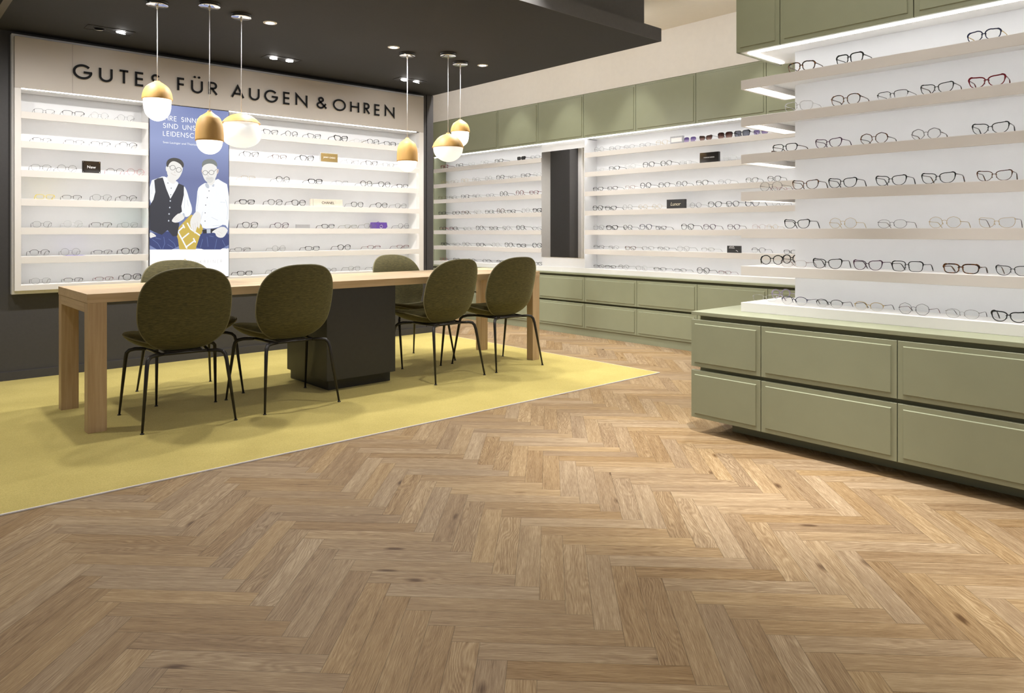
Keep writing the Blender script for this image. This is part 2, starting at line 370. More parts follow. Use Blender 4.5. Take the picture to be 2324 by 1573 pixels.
def build_floor():
    X0, X1, Y0, Y1 = -2.6, 6.0, -2.6, 8.0
    U0, V0 = 2.0635, -0.047
    s2 = math.sqrt(.5)
    rnd = random.Random(3)
    bm = bmesh.new(); g = bm.loops.layers.uv.new('grain'); e = bm.loops.layers.uv.new('edge'); t = bm.loops.layers.float_color.new('tone')
    def inside(u, v):
        x = (u - v) * s2; y = (u + v) * s2
        if not (X0 - .4 < x < X1 + .4 and Y0 - .4 < y < Y1 + .4): return False
        if x > 0.6 and x < 4.2 and y > 3.85 and y < 6.9: return False           # under the carpet
        return True
    def quad(u0, u1, v0, v1, along_v):
        if not inside((u0 + u1) / 2, (v0 + v1) / 2): return
        cs = [(u0, v0), (u1, v0), (u1, v1), (u0, v1)]
        pl = [((u - v) * s2, (u + v) * s2) for u, v in cs]
        pl = [(min(max(x, X0), X1), min(max(y, Y0), Y1)) for x, y in pl]
        vs = [bm.verts.new((x, y, 0)) for x, y in pl]
        try: f = bm.faces.new(vs)
        except ValueError: return
        ou, ov = rnd.uniform(0, 400), rnd.uniform(0, 60); tone = rnd.random(); sat = rnd.random(); fig = rnd.random() ** 1.5
        flip = rnd.random() < .5
        for lp, (u, v) in zip(f.loops, cs):
            a, b_ = ((v - v0), (u - u0)) if along_v else ((u - u0), (v - v0))
            if flip: a, b_ = PL - a, PW - b_
            lp[g].uv = (ou + a, ov + b_); lp[e].uv = (a / PL, b_ / PW); lp[t] = (tone, sat, fig, 1)
    for k in range(-110, 110):
        for m_ in range(-12, 12):
            u0 = U0 + k * PW; v0 = V0 + k * PW + 12 * m_ * PW
            quad(u0, u0 + PW, v0, v0 + PL, True)
            v1 = V0 + k * PW; u1 = U0 + (k + 1) * PW + 12 * m_ * PW
            quad(u1, u1 + PL, v1, v1 + PW, False)
    me = bpy.data.meshes.new('floor'); bm.normal_update(); bm.to_mesh(me); bm.free()
    me.materials.append(floor_material())
    o = bpy.data.objects.new('floor', me); C.objects.link(o); tag(o, kind='structure')
    sub = MB().box(X0, X1, Y0, Y1, -.03, -.002).build('subfloor', M['dark']); tag(sub, kind='structure')
    sub.parent = o
build_floor()

# carpet
def carpet_material():
    m, nt, b = newmat('mustard_carpet'); L = nt.links.new
    tc = N(nt, 'ShaderNodeTexCoord')
    n1 = N(nt, 'ShaderNodeTexNoise'); n1.inputs['Scale'].default_value = 260; n1.inputs['Detail'].default_value = 3; L(tc.outputs['Object'], n1.inputs['Vector'])
    n2 = N(nt, 'ShaderNodeTexNoise'); n2.inputs['Scale'].default_value = 5; n2.inputs['Detail'].default_value = 3; L(tc.outputs['Object'], n2.inputs['Vector'])
    q = N(nt, 'ShaderNodeMath', operation='MULTIPLY_ADD'); q.inputs[1].default_value = .3; L(n2.outputs['Fac'], q.inputs[0]); L(n1.outputs['Fac'], q.inputs[2])
    r = N(nt, 'ShaderNodeValToRGB'); e = r.color_ramp.elements; e[0].position = .45; e[1].position = .85
    e[0].color = (0.42, 0.34, 0.092, 1); e[1].color = (0.57, 0.47, 0.155, 1)
    L(q.outputs[0], r.inputs['Fac']); L(r.outputs['Color'], b.inputs['Base Color']); b.inputs['Roughness'].default_value = .95
    b.inputs['Specular IOR Level'].default_value = .1; b.inputs['Sheen Weight'].default_value = .15
    bp = N(nt, 'ShaderNodeBump'); bp.inputs['Strength'].default_value = .5; bp.inputs['Distance'].default_value = .003
    L(n1.outputs['Fac'], bp.inputs['Height']); L(bp.outputs['Normal'], b.inputs['Normal'])
    return m
cp = empty('carpet', (2.0, 4.8, 0), 0, 'mustard yellow low pile carpet under the long oak table', 'carpet')
wbuild(MB().box(-2.4, 4.565, 3.372, 6.345, .0005, .006), 'pile', carpet_material(), cp)
wbuild(MB().box(-2.4, 4.569, 3.366, 3.372, .0005, .006).box(4.565, 4.569, 3.372, 6.345, .0005, .006), 'edge_trim', M['alu'], cp)

# ================================================================== ROOM SHELL
def struct(name, mb, m): o = mb.build(name, m); return tag(o, kind='structure')
_wl = MB().box(-2.4, 4.50, 6.47, 6.70, 0, 2.55).box(-2.4, .86, 6.36, 6.47, 0, 2.55).box(4.34, 4.50, 6.36, 6.47, 0, 2.55)
_wl.box(.86, 4.34, 6.36, 6.47, 0, .69).box(.86, 4.34, 6.36, 6.47, 2.135, 2.55)
struct('wall_left', _wl, M['dark'])
struct('trim_1', MB().box(4.505, 4.588, 6.352, 6.70, 0, 2.55, .002), M['dark'])
struct('baseboard_left', MB().box(-2.4, 4.609, 6.345, 6.36, 0.006, .068).box(4.588, 4.609, 6.36, 6.70, 0, .068), M['dark'])
struct('wall_back', MB().box(-2.4, 6.0, 7.88, 8.0, 0, 2.99), M['beige'])
struct('wall_far', MB().box(5.88, 6.0, -2.6, 7.88, 0, 2.99), M['beige'])
struct('trim_2', MB().box(5.63, 5.88, -2.6, 7.88, 2.528, 2.99), M['beige'])          # bulkhead above the far cupboards
struct('ceiling', MB().box(-2.4, 6.0, -2.6, 8.0, 2.99, 3.05), M['ceil'])
struct('trim_3', MB().box(-2.4, 4.578, 3.365, 6.70, 2.551, 2.65), M['ceil_dark'])      # suspended dark canopy
struct('trim_4', MB().box(-2.4, 4.488, 3.455, 6.70, 2.65, 2.99), M['canopy_side_lit'])
struct('trim_6', MB().box(-2.4, 4.5785, 3.3602, 3.3648, 2.551, 2.65), M['canopy_side_lit'])  # thin added face whose lighter colour stands for light on the canopy edge
struct('trim_5', MB().box(.668, .712, 3.37, 6.36, 2.541, 2.5505), M['beam'])

# ================================================================== LEFT DISPLAY WALL
YF, YB = 6.25, 6.45
SH = [1.959, 1.746, 1.536, 1.326, 1.118, 0.907]            # shelf tops
XL0, XL1, XR0, XR1 = 0.865, 1.718, 2.358, 4.333
def ring(mb, x0, x1, z0, z1, t, y0, y1):
    tl, tr, tb, tt = t
    return mb.box(x0, x0 + tl, y0, y1, z0, z1).box(x1 - tr, x1, y0, y1, z0, z1).box(x0 + tl, x1 - tr, y0, y1, z0, z0 + tb).box(x0 + tl, x1 - tr, y0, y1, z1 - tt, z1)
dw = empty('display_wall', (2.6, 6.30, 0), 0, 'illuminated greige display unit with recessed shelves on the anthracite wall', 'display unit')
wbuild(ring(MB(), .815, 4.425, .633, 2.522, (.045, .09, .06, .39), 6.30, 6.359), 'outer_frame', M['alu'], dw)
wbuild(MB().box(.826, 4.389, 6.25, 6.30, 2.1265, 2.497, .0015), 'header_panel', M['greige'], dw)
wbuild(ring(MB(), .826, 4.389, .661, 2.1255, (XL0 - .826, 4.389 - XR1, .0385, .0), 6.25, 6.30), 'front_frame', M['greige_shelf'], dw)
wbuild(MB().box(XL0, XL1, 6.45, 6.469, .70, 2.12).box(XR0, XR1, 6.45, 6.469, .70, 2.12), 'back_panel', M['white_back'], dw)
wbuild(MB().box(1.1877, 1.1887, 6.2492, 6.2502, 2.13, 2.495), 'panel_joint', M['dark'], dw)
for x0, x1 in ((XL0 - .002, XL0), (XL1, XL1 + .02), (XR0 - .02, XR0), (XR1, XR1 + .004)):
    wbuild(MB().box(x0, x1, 6.262 if 1 < x0 < 3 else 6.30, 6.45, .70, 2.12), 'side_panel', M['white'], dw)
wbuild(MB().box(XL0 - .004, XR1 + .004, 6.262, 6.45, .68, .6997), 'bottom_deck', M['white'], dw)
wbuild(MB().box(XL0 - .004, XR1 + .004, 6.30, 6.45, 2.1205, 2.134), 'top_panel', M['white'], dw)
def shelf(par, x0, x1, yf, yb, ztop, th=.05, lip=.012):
    """shelf running along x: white board with a greige front lip and a light strip tucked behind the lip"""
    s = wbuild(MB().box(x0, x1, yf + lip, yb, ztop - .026, ztop - .0004), 'shelf', M['white'], par)
    def sub(mb, n, m):
        l = par.location; mb.v = [(a - l.x, b - l.y, c - l.z) for a, b, c in mb.v]; return mb.build(n, m, s)
    sub(MB().box(x0, x1, yf, yf + lip, ztop - th, ztop, .0008), 'front_lip', M['greige_shelf'])
    sub(MB().box(x0 + .01, x1 - .01, yf + lip + .002, yf + lip + .012, ztop - .030, ztop - .0262), 'light_strip', M['led'])
    return s
for z in SH:
    shelf(dw, XL0, XL1, YF, YB, z); shelf(dw, XR0, XR1, YF, YB, z)
for x0, x1 in ((XL0, XL1), (XR0, XR1 - .03)):
    wbuild(MB().box(x0 + .002, x1 - .002, 6.2525, 6.262, 2.1215, 2.1264), 'light_strip', M['led'], dw)

# ================================================================== STROKE LETTERING (geometric capitals)
def arc(cx, cy, rx, ry, a0, a1, n=20):
    return [(cx + rx * math.cos(R(a0 + (a1 - a0) * i / n)), cy + ry * math.sin(R(a0 + (a1 - a0) * i / n))) for i in range(n + 1)]
def glyph(ch):
    """strokes in a cell: x 0..w, y 0..1 (centre lines)"""
    if ch == 'G': return 1.02, [arc(.5, .5, .5, .5, 42, 352, 34) + [(.99, .47), (.56, .47)]]
    if ch == 'C': return .9, [arc(.5, .5, .5, .5, 48, 312, 30)]
    if ch == 'O': return 1.0, [arc(.5, .5, .5, .5, 90, 450, 44)]
    if ch == 'U': return .72, [[(0, 1), (0, .36)] + arc(.36, .36, .36, .36, 180, 360, 20) + [(.72, 1)]]
    if ch == '\u00dc': return .72, [[(0, 1), (0, .36)] + arc(.36, .36, .36, .36, 180, 360, 20) + [(.72, 1)], 'dots']
    if ch == 'T': return .6, [[(0, 1), (.6, 1)], [(.3, 1), (.3, 0)]]
    if ch == 'E': return .48, [[(.48, 1), (0, 1), (0, 0), (.48, 0)], [(0, .52), (.46, .52)]]
    if ch == 'F': return .46, [[(.46, 1), (0, 1), (0, 0)], [(0, .52), (.44, .52)]]
    if ch == 'L': return .44, [[(0, 1), (0, 0), (.44, 0)]]
    if ch == 'I': return .0, [[(0, 1), (0, 0)]]
    if ch == 'H': return .66, [[(0, 1), (0, 0)], [(.66, 1), (.66, 0)], [(0, .52), (.66, .52)]]
    if ch == 'N': return .74, [[(0, 0), (0, 1), (.74, 0), (.74, 1)]]
    if ch == 'A': return .84, [[(0, 0), (.42, 1), (.84, 0)], [(.15, .33), (.69, .33)]]
    if ch == 'R': return .54, [[(0, 0), (0, 1), (.24, 1)] + arc(.24, .755, .245, .245, 90, -90, 14) + [(0, .51)], [(.16, .51), (.54, 0)]]
    if ch == 'K': return .56, [[(0, 1), (0, 0)], [(.52, 1), (.03, .5), (.56, 0)]]
    if ch == 'B': return .5, [[(0, 0), (0, 1), (.2, 1)] + arc(.2, .765, .225, .235, 90, -90, 12) + [(0, .53)], [(.2, .53)] + arc(.22, .265, .265, .265, 90, -90, 12) + [(0, 0)]]
    if ch == 'D': return .72, [[(.0, 0), (0, 1), (.2, 1)] + arc(.22, .5, .5, .5, 90, -90, 22) + [(0, 0)]]
    if ch == 'S': return .5, [arc(.25, .745, .225, .255, 25, 235, 18) + [(.25, .515)] + arc(.25, .25, .26, .25, 62, -155, 18)]
    if ch == '&': return .72, [[(.74, 0), (.16, .66)] + arc(.3, .79, .17, .19, 200, -20, 16) + [(.16, .47)] + arc(.27, .25, .27, .25, 128, 300, 16) + [(.70, .42)]]
    return .3, []
def ribbon(mb, pts, wd, f):
    n = len(pts); L_ = []; Rr = []
    closed = (Vector(pts[0]) - Vector(pts[-1])).length < 1e-4
    P = [Vector(p) for p in pts]
    for i in range(n):
        if closed: a = P[i - 1] if i else P[-2]; b = P[i + 1] if i < n - 1 else P[1]
        else: a = P[max(i - 1, 0)]; b = P[min(i + 1, n - 1)]
        d0 = (P[i] - a); d1 = (b - P[i])
        d0 = d0.normalized() if d0.length > 1e-7 else d1.normalized(); d1 = d1.normalized() if d1.length > 1e-7 else d0
        t = (d0 + d1); t = t.normalized() if t.length > 1e-6 else d0
        nn = Vector((-t.y, t.x)); k = 1 / max(.38, abs(nn.dot(Vector((-d0.y, d0.x)))))
        L_.append(P[i] + nn * wd / 2 * k); Rr.append(P[i] - nn * wd / 2 * k)
    vs = []
    for s in (0, 1):
        vs += [f(p.x, p.y, s) for p in L_] + [f(p.x, p.y, s) for p in Rr]
    fs = []
    for i in range(n - 1):
        a, b, c, d = i, i + 1, n + i + 1, n + i
        fs += [(a, b, c, d), (a + 2 * n, d + 2 * n, c + 2 * n, b + 2 * n), (a, a + 2 * n, b + 2 * n, b), (d, c, c + 2 * n, d + 2 * n)]
    fs += [(0, n, 3 * n, 2 * n), (n - 1, 3 * n - 1, 4 * n - 1, 2 * n - 1)]
    mb.add(vs, fs)
def letter(mb, ch, x0, wd, z0, h, sw, y0, y1):
    """glyph ch fitted into x0..x0+wd; stroke weight sw; extruded from y0 (front) to y1"""
    w_, st = glyph(ch)
    sx = (wd - sw) / w_ if w_ > 0 else 1; hh = h - sw
    for p in st:
        if p == 'dots':
            for q in (.2, .52):
                dx = x0 + sw / 2 + q * sx; dz = z0 + h + .021
                mb.prism([(math.cos(a * math.pi / 8) * .0095, math.sin(a * math.pi / 8) * .0095) for a in range(16)],
                         lambda u, v, s: (dx + u, y0 if s == 0 else y1, dz + v))
            continue
        ribbon(mb, [(x0 + sw / 2 + a * sx, z0 + sw / 2 + b * hh) for a, b in p], sw, lambda u, v, s: (u, y0 if s == 0 else y1, v))
sign = empty('shop_lettering', (2.6, 6.25, 2.24), 0, 'black raised capital letters reading GUTES FUER AUGEN & OHREN across the header', 'sign')
LXS = [(1.188, 1.32), (1.362, 1.457), (1.497, 1.575), (1.615, 1.683), (1.732, 1.803), (1.932, 1.994), (2.041, 2.137), (2.184, 2.26), (2.373, 2.488), (2.529, 2.624),
       (2.666, 2.796), (2.842, 2.91), (2.96, 3.077), (3.169, 3.275), (3.337, 3.474), (3.521, 3.62), (3.67, 3.741), (3.789, 3.856), (3.909, 4.024)]
for ch, (a, b) in zip('GUTESF\u00dcRAUGEN&OHREN', LXS):
    mb = MB(); letter(mb, ch, a, b - a, 2.241, .113, .0165, 6.236, 6.2395); wbuild(mb, 'letter', M['sign_black'], sign)
    mb = MB(); letter(mb, ch, a, b - a, 2.241, .113, .0160, 6.2397, 6.2499); wbuild(mb, 'letter_return', M['sign_edge'], sign)

def line_text(mb, s, x0, z0, h, sw, y0, y1, track=.26, x_end=None):
    """a line of stroke capitals from x0; if x_end is given the spacing is fitted"""
    adv = []
    for ch in s: adv.append(.34 if ch == ' ' else glyph(ch)[0])
    hh = h - sw
    tot = sum(a * hh + sw for a in adv); gaps = len(s) - 1
    tr = track * h if x_end is None else (x_end - x0 - tot) / gaps
    x = x0
    for ch, a in zip(s, adv):
        wd = a * hh + sw
        if ch != ' ': letter(mb, ch, x, wd, z0, h, sw, y0, y1)
        x += wd + tr
    return x

# ================================================================== ILLUMINATED POSTER
def emis_print(name, col, k=1.0):
    m = emis(name, col, k); b = m.node_tree.nodes['Principled BSDF']
    b.inputs['Base Color'].default_value = (.02, .02, .02, 1); b.inputs['Roughness'].default_value = .35
    return m
def Zp(zx, zy, Y=6.25): p = at_y(320 + zx / 4.032, 230 + zy / 4.032, Y); return (p.x, p.z)
poster = empty('backlit_poster', (2.04, 6.25, .70), 0, 'tall backlit poster of two men in white shirts between the shelf bays', 'poster')
wbuild(MB().box(1.7205, 2.3575, 6.2425, 6.30, .702, 2.1225), 'poster_frame', M['blackmetal'], poster)
def blue_mat():
    m, nt, b = newmat('print_blue')
    tc = N(nt, 'ShaderNodeTexCoord'); sp = N(nt, 'ShaderNodeSeparateXYZ'); nt.links.new(tc.outputs['Object'], sp.inputs[0])
    mr = N(nt, 'ShaderNodeMapRange'); mr.inputs['From Min'].default_value = .1; mr.inputs['From Max'].default_value = 1.42; nt.links.new(sp.outputs['Z'], mr.inputs['Value'])
    r = N(nt, 'ShaderNodeValToRGB'); e = r.color_ramp.elements
    e[0].color = (.22, .28, .50, 1); e[1].color = (.17, .22, .46, 1); e.new(.55).color = (.155, .185, .36, 1); e.new(.78).color = (.29, .35, .60, 1); e.new(.3).color = (.17, .21, .4, 1)
    nt.links.new(mr.outputs[0], r.inputs['Fac']); nt.links.new(r.outputs['Color'], b.inputs['Emission Color']); b.inputs['Base Color'].default_value = (.02, .02, .03, 1)
    b.inputs['Emission Strength'].default_value = 1.0; b.inputs['Roughness'].default_value = .3
    return m
YP = 6.2422
pl = {'n': 0}
def layer(name, polys, m, lab=None, kind='poly'):
    """one printed colour area; each sits a hair in front of the previous print"""
    pl['n'] += 1; y = YP - pl['n'] * .00012
    mb = MB()
    for p in polys:
        q = [Zp(a, b) for a, b in p]
        mb.add([(x, y, z) for x, z in q], [tuple(range(len(q)))])
    l = poster.location; mb.v = [(a - l.x, b - l.y, c - l.z) for a, b, c in mb.v]
    o = mb.build(name, m, poster, fix=False)
    # triangulate concave outlines properly
    bm = bmesh.new(); bm.from_mesh(o.data); bmesh.ops.triangulate(bm, faces=bm.faces[:]); bm.to_mesh(o.data); bm.free()
    if lab: o['label'] = lab
    return o
def smooth(p, it=2):
    for _ in range(it):
        q = []
        for i in range(len(p)):
            a, b = p[i], p[(i + 1) % len(p)]
            q += [(a[0] * .75 + b[0] * .25, a[1] * .75 + b[1] * .25), (a[0] * .25 + b[0] * .75, a[1] * .25 + b[1] * .75)]
        p = q
    return p
def strokes(name, lines, wd, m, lab=None):
    pl['n'] += 1; y = YP - pl['n'] * .00012
    mb = MB()
    for p in lines:
        ribbon(mb, [Zp(a, b) for a, b in p], wd, lambda u, v, s: (u, y if s == 0 else y + .0001, v))
    o = wbuild(mb, name, m, poster)
    if lab: o['label'] = lab
    return o
_bl = MB().add([(1.724, YP, Zp(70, 1357)[1]), (2.354, YP, Zp(70, 1357)[1]), (2.354, YP, 2.119), (1.724, YP, 2.119)], [(0, 1, 2, 3)])
wbuild(_bl, 'blue_field', blue_mat(), poster)
_wf = MB().add([(1.724, YP, .706), (2.354, YP, .706), (2.354, YP, Zp(70, 1357)[1]), (1.724, YP, Zp(70, 1357)[1])], [(0, 1, 2, 3)])
wbuild(_wf, 'white_field', emis_print('print_white', (1, 1, 1), 1.05), poster)
Ew = emis_print('print_shirt', (.93, .95, .97)); Esk = emis_print('print_skin', (.86, .84, .80)); Esk2 = emis_print('print_skin_tone', (.62, .50, .46))
Ehd = emis_print('print_dark_hair', (.045, .042, .04)); Ehg = emis_print('print_grey_hair', (.20, .22, .21)); Ev = emis_print('print_waistcoat', (.026, .029, .046))
Ej = emis_print('print_denim', (.035, .055, .19)); Ejl = emis_print('print_denim_light', (.13, .19, .42)); Ey = emis_print('print_gold', (.62, .45, .08)); Ek = emis_print('print_black', (.02, .02, .03))
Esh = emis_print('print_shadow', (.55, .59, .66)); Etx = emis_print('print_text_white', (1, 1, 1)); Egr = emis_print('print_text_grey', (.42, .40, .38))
layer('gold_diamond', [[(462, 1036), (535, 1110), (566, 1168), (497, 1355), (350, 1355), (314, 1228), (345, 1150), (440, 1050)]], Ey)
strokes('logo_letter', [[(330, 1182), (418, 1348)], [(332, 1196), (392, 1140)], [(368, 1262), (436, 1206)], [(404, 1338), (492, 1272)], [(420, 1112), (452, 1170), (548, 1235)], [(396, 1160), (380, 1128)], [(476, 1252), (496, 1292)]], .011, Ew)
# left man
layer('left_man_jeans', [smooth([(76, 1195), (180, 1215), (240, 1185), (300, 1215), (332, 1235), (347, 1356), (76, 1356)], 1)], Ej)
strokes('denim_fold', [[(100, 1262), (150, 1300), (180, 1350)], [(205, 1240), (215, 1300), (195, 1352)], [(250, 1260), (300, 1300), (320, 1345)], [(130, 1250), (180, 1262)], [(240, 1310), (290, 1340)]], .0035, Ejl)
layer('left_man_shirt', [smooth([(78, 728), (150, 705), (200, 684), (240, 700), (275, 730), (325, 728), (350, 765), (395, 775), (420, 830), (440, 905), (462, 965), (464, 1015), (440, 1050), (405, 1062), (372, 1030), (300, 1000), (200, 1000), (140, 900), (76, 950)], 1)], Ew)
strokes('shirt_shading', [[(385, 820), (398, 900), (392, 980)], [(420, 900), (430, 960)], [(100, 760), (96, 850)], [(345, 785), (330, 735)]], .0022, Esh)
layer('left_man_waistcoat', [[(118, 722), (150, 705), (196, 698), (228, 800), (266, 893), (310, 815), (340, 752), (390, 772), (388, 860), (366, 960), (372, 1010), (300, 1062), (278, 1092), (300, 1108), (348, 1112), (330, 1230), (290, 1237), (240, 1178), (188, 1222), (120, 1198), (78, 1176), (76, 958), (110, 900), (128, 830)]], Ev)
layer('waistcoat_button', [[(x + 7 * math.cos(k * math.pi / 5), y + 8 * math.sin(k * math.pi / 5)) for k in range(10)] for x, y in ((265, 912), (260, 972), (254, 1031), (250, 1093))], Esh)
layer('shirt_button', [[(x + 4 * math.cos(k * math.pi / 4), y + 5 * math.sin(k * math.pi / 4)) for k in range(8)] for x, y in ((243, 748), (273, 795), (269, 856))], Ek)
layer('left_man_hand', [smooth([(276, 1092), (300, 1058), (345, 1020), (382, 1038), (398, 1070), (360, 1098), (318, 1112), (288, 1106)], 1), smooth([(76, 1196), (108, 1206), (142, 1236), (104, 1243), (78, 1256)], 1)], Esk)
strokes('finger_line', [[(300, 1075), (322, 1062)], [(306, 1092), (336, 1074)], [(322, 1104), (350, 1084)], [(90, 1214), (120, 1232)]], .0016, Esk2)
layer('left_man_watch', [smooth([(374, 1024), (392, 1022), (402, 1052), (396, 1068), (386, 1050)], 1)], Esh)
layer('left_man_neck', [smooth([(232, 680), (300, 700), (322, 730), (300, 760), (262, 745), (240, 720)], 1)], Esk)
layer('left_man_face', [smooth([(236, 600), (250, 562), (292, 536), (345, 552), (378, 590), (378, 636), (352, 694), (316, 728), (282, 722), (250, 700), (232, 655)], 2)], Esk)
layer('left_man_ear', [smooth([(222, 602), (236, 590), (242, 620), (238, 645), (226, 638)], 1)], Esk)
layer('left_man_hair', [smooth([(230, 592), (228, 560), (246, 532), (282, 518), (322, 519), (362, 534), (388, 566), (388, 598), (376, 612), (362, 580), (326, 556), (290, 546), (262, 562), (246, 590), (240, 606)], 1)], Ehd)
strokes('left_man_glasses', [arc(286, 608, 24, 22, 0, 360, 18), arc(342, 628, 24, 22, 0, 360, 18), [(309, 612), (320, 618)], [(262, 600), (238, 592)]], .0028, Ek)
strokes('left_man_smile', [[(272, 655), (290, 672), (318, 678)], [(306, 640), (302, 652), (312, 654)]], .0026, Esk2)
# right man
layer('right_man_jeans', [smooth([(548, 1196), (680, 1190), (800, 1180), (800, 1356), (494, 1356), (520, 1280)], 1)], Ej)
strokes('denim_fold', [[(600, 1240), (610, 1330)], [(690, 1260), (672, 1350)], [(560, 1260), (540, 1340)], [(740, 1270), (780, 1350)], [(620, 1230), (660, 1240)]], .0035, Ejl)
layer('right_man_shirt', [smooth([(514, 800), (545, 768), (592, 742), (640, 765), (692, 704), (730, 730), (801, 768), (801, 1180), (760, 1120), (690, 1160), (560, 1168), (548, 1120), (500, 1085), (494, 1000), (506, 900)], 1)], Ew)
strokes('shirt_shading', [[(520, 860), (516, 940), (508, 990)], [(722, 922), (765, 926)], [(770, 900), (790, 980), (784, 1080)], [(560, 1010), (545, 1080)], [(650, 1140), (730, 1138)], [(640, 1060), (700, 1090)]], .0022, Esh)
layer('shirt_collar', [smooth([(580, 760), (598, 742), (622, 775), (616, 800), (592, 790)], 1), smooth([(640, 776), (668, 752), (664, 786)], 1)], Esh)
layer('shirt_button', [[(x + 4 * math.cos(k * math.pi / 4), y + 5 * math.sin(k * math.pi / 4)) for k in range(8)] for x, y in ((618, 820), (602, 882), (588, 950), (583, 1021), (582, 1096))], Ek)
layer('right_man_belt', [[(556, 1176), (690, 1162), (690, 1200), (562, 1210)]], Ek)
layer('belt_buckle', [[(596, 1170), (632, 1168), (632, 1206), (598, 1208)]], Esh)
layer('right_man_hand', [smooth([(636, 1202), (680, 1168), (745, 1142), (792, 1172), (782, 1202), (752, 1246), (712, 1250), (682, 1232), (676, 1204)], 1)], Esk)
layer('right_man_forearm', [smooth([(508, 1000), (542, 1030), (546, 1080), (536, 1130), (528, 1172), (512, 1140), (498, 1186), (490, 1215), (476, 1190), (462, 1172), (446, 1140), (446, 1090), (470, 1040)], 1)], Esk)
strokes('finger_line', [[(470, 1120), (478, 1180)], [(490, 1110), (496, 1180)], [(510, 1100), (516, 1150)], [(700, 1190), (740, 1210)], [(690, 1210), (726, 1232)]], .0016, Esk2)
layer('right_man_neck', [smooth([(596, 720), (680, 700), (668, 745), (640, 775), (606, 760)], 1)], Esk)
layer('right_man_face', [smooth([(556, 600), (575, 575), (620, 560), (668, 572), (694, 612), (692, 672), (668, 724), (624, 752), (590, 736), (564, 694), (552, 640)], 2)], Esk)
layer('right_man_beard', [smooth([(584, 700), (610, 690), (650, 694), (664, 700), (652, 736), (624, 752), (596, 740)], 1)], emis_print('print_beard', (.72, .72, .69)))
layer('right_man_ear', [smooth([(690, 622), (706, 618), (708, 640), (696, 668), (688, 660)], 1), smooth([(548, 628), (556, 624), (558, 660), (550, 652)], 1)], Esk2)
layer('right_man_hair', [smooth([(552, 592), (556, 556), (584, 534), (632, 526), (672, 540), (692, 570), (694, 604), (676, 590), (650, 572), (606, 570), (570, 586), (558, 606)], 1)], Ehg)
strokes('right_man_glasses', [arc(584, 654, 22, 20, 0, 360, 18), arc(640, 652, 24, 20, 0, 360, 18), [(606, 652), (617, 652)], [(663, 645), (688, 622)]], .0028, Ek)
strokes('right_man_smile', [[(590, 700), (618, 712), (648, 700)], [(608, 672), (606, 684), (618, 686)]], .0026, Esk2)
pl['n'] += 1; yt = YP - pl['n'] * .00012
mb = MB()
line_text(mb, 'IHRE SINNE', 1.822, 1.990, .0415, .0052, yt, yt + .0001, .20)
line_text(mb, 'SIND UNSERE', 1.822, 1.928, .0415, .0052, yt, yt + .0001, .20)
line_text(mb, 'LEIDENSCHAFT', 1.822, 1.864, .0415, .0052, yt, yt + .0001, .17)
wbuild(mb, 'headline_text', Etx, poster)
mb = MB(); line_text(mb, 'FINKBEINER', 2.034, .823, .026, .0016, yt, yt + .0001, x_end=2.297)
wbuild(mb, 'footer_text', Egr, poster)
strokes('footer_emblem', [[(368, 1470), (397, 1444), (428, 1470), (397, 1498), (368, 1470)]], .004, Ey)
def font_text(name, body, size, m, parent, M4, ext=.0006, align='CENTER'):
    cu = bpy.data.curves.new(name, 'FONT'); cu.body = body; cu.size = size; cu.extrude = ext; cu.align_x = align; cu.align_y = 'CENTER'
    to = bpy.data.objects.new('tmp', cu); C.objects.link(to)
    bpy.context.view_layer.update()
    me = bpy.data.meshes.new_from_object(to.evaluated_get(bpy.context.evaluated_depsgraph_get()))
    C.objects.unlink(to); bpy.data.objects.remove(to); bpy.data.curves.remove(cu)
    me.transform(M4); me.materials.clear(); me.materials.append(m); me.name = name
    o = bpy.data.objects.new(name, me); C.objects.link(o); o.parent = parent
    return o
FACE_Y = Matrix(((1, 0, 0, 0), (0, 0, -1, 0), (0, 1, 0, 0), (0, 0, 0, 1)))            # text facing -Y
FACE_X = Matrix(((0, 0, -1, 0), (-1, 0, 0, 0), (0, 1, 0, 0), (0, 0, 0, 1)))           # text facing -X, reading towards -Y
font_text('caption_text', 'Sven Lauinger und Thomas', .0245, Etx, poster, Matrix.Translation((1.821 - 2.04, -.0145, 1.812 - .70)) @ FACE_Y, .0001, 'LEFT')

# ================================================================== SAGE CABINETS (fronts face -X)
def face_panel(mb, X, y0, y1, z0, z1, t=.02, b=.022, c=.003, r=.006):
    """door / drawer front: board with a raised, chamfered centre field"""
    def rect(x, i): return [(x, y0 + i, z0 + i), (x, y1 - i, z0 + i), (x, y1 - i, z1 - i), (x, y0 + i, z1 - i)]
    vs = rect(X + t, 0) + rect(X + .001, 0) + rect(X, .001) + rect(X, b) + rect(X - r, b + c)
    fs = [(3, 2, 1, 0)]
    for k in range(4):
        for i in range(4):
            a = k * 4 + i; d = k * 4 + (i + 1) % 4
            fs.append((a, d, d + 4, a + 4))
    fs.append((16, 17, 18, 19))
    return mb.add(vs, fs)
def base_cabinet(X, y0, y1, depth, plinth_in, label, group, end_l=False, body_in=.035, back_in=0.0):
    yc = (y0 + y1) / 2
    t = empty('drawer_cabinet', (X + .1, yc, 0), 0, label, 'cabinet', group)
    yb = y1 - (body_in if end_l else 0.0)
    wbuild(MB().box(X + body_in, X + depth - back_in, y0, yb, .0795, .6335), 'body', M['green_dk' if plinth_in < .05 else 'green_in'], t)
    yp = y1 - (.157 if end_l else 0.0)
    wbuild(MB().box(X + plinth_in, X + depth - .05, y0, yp, 0, .079), 'plinth', M['green'], t)
    g = .0018
    for z0, z1 in ((.079, .336), (.356, .611)):
        wbuild(face_panel(MB(), X, y0 + g, y1 - (g if not end_l else 0), z0, z1), 'drawer_front', M['green'], t)
    return t
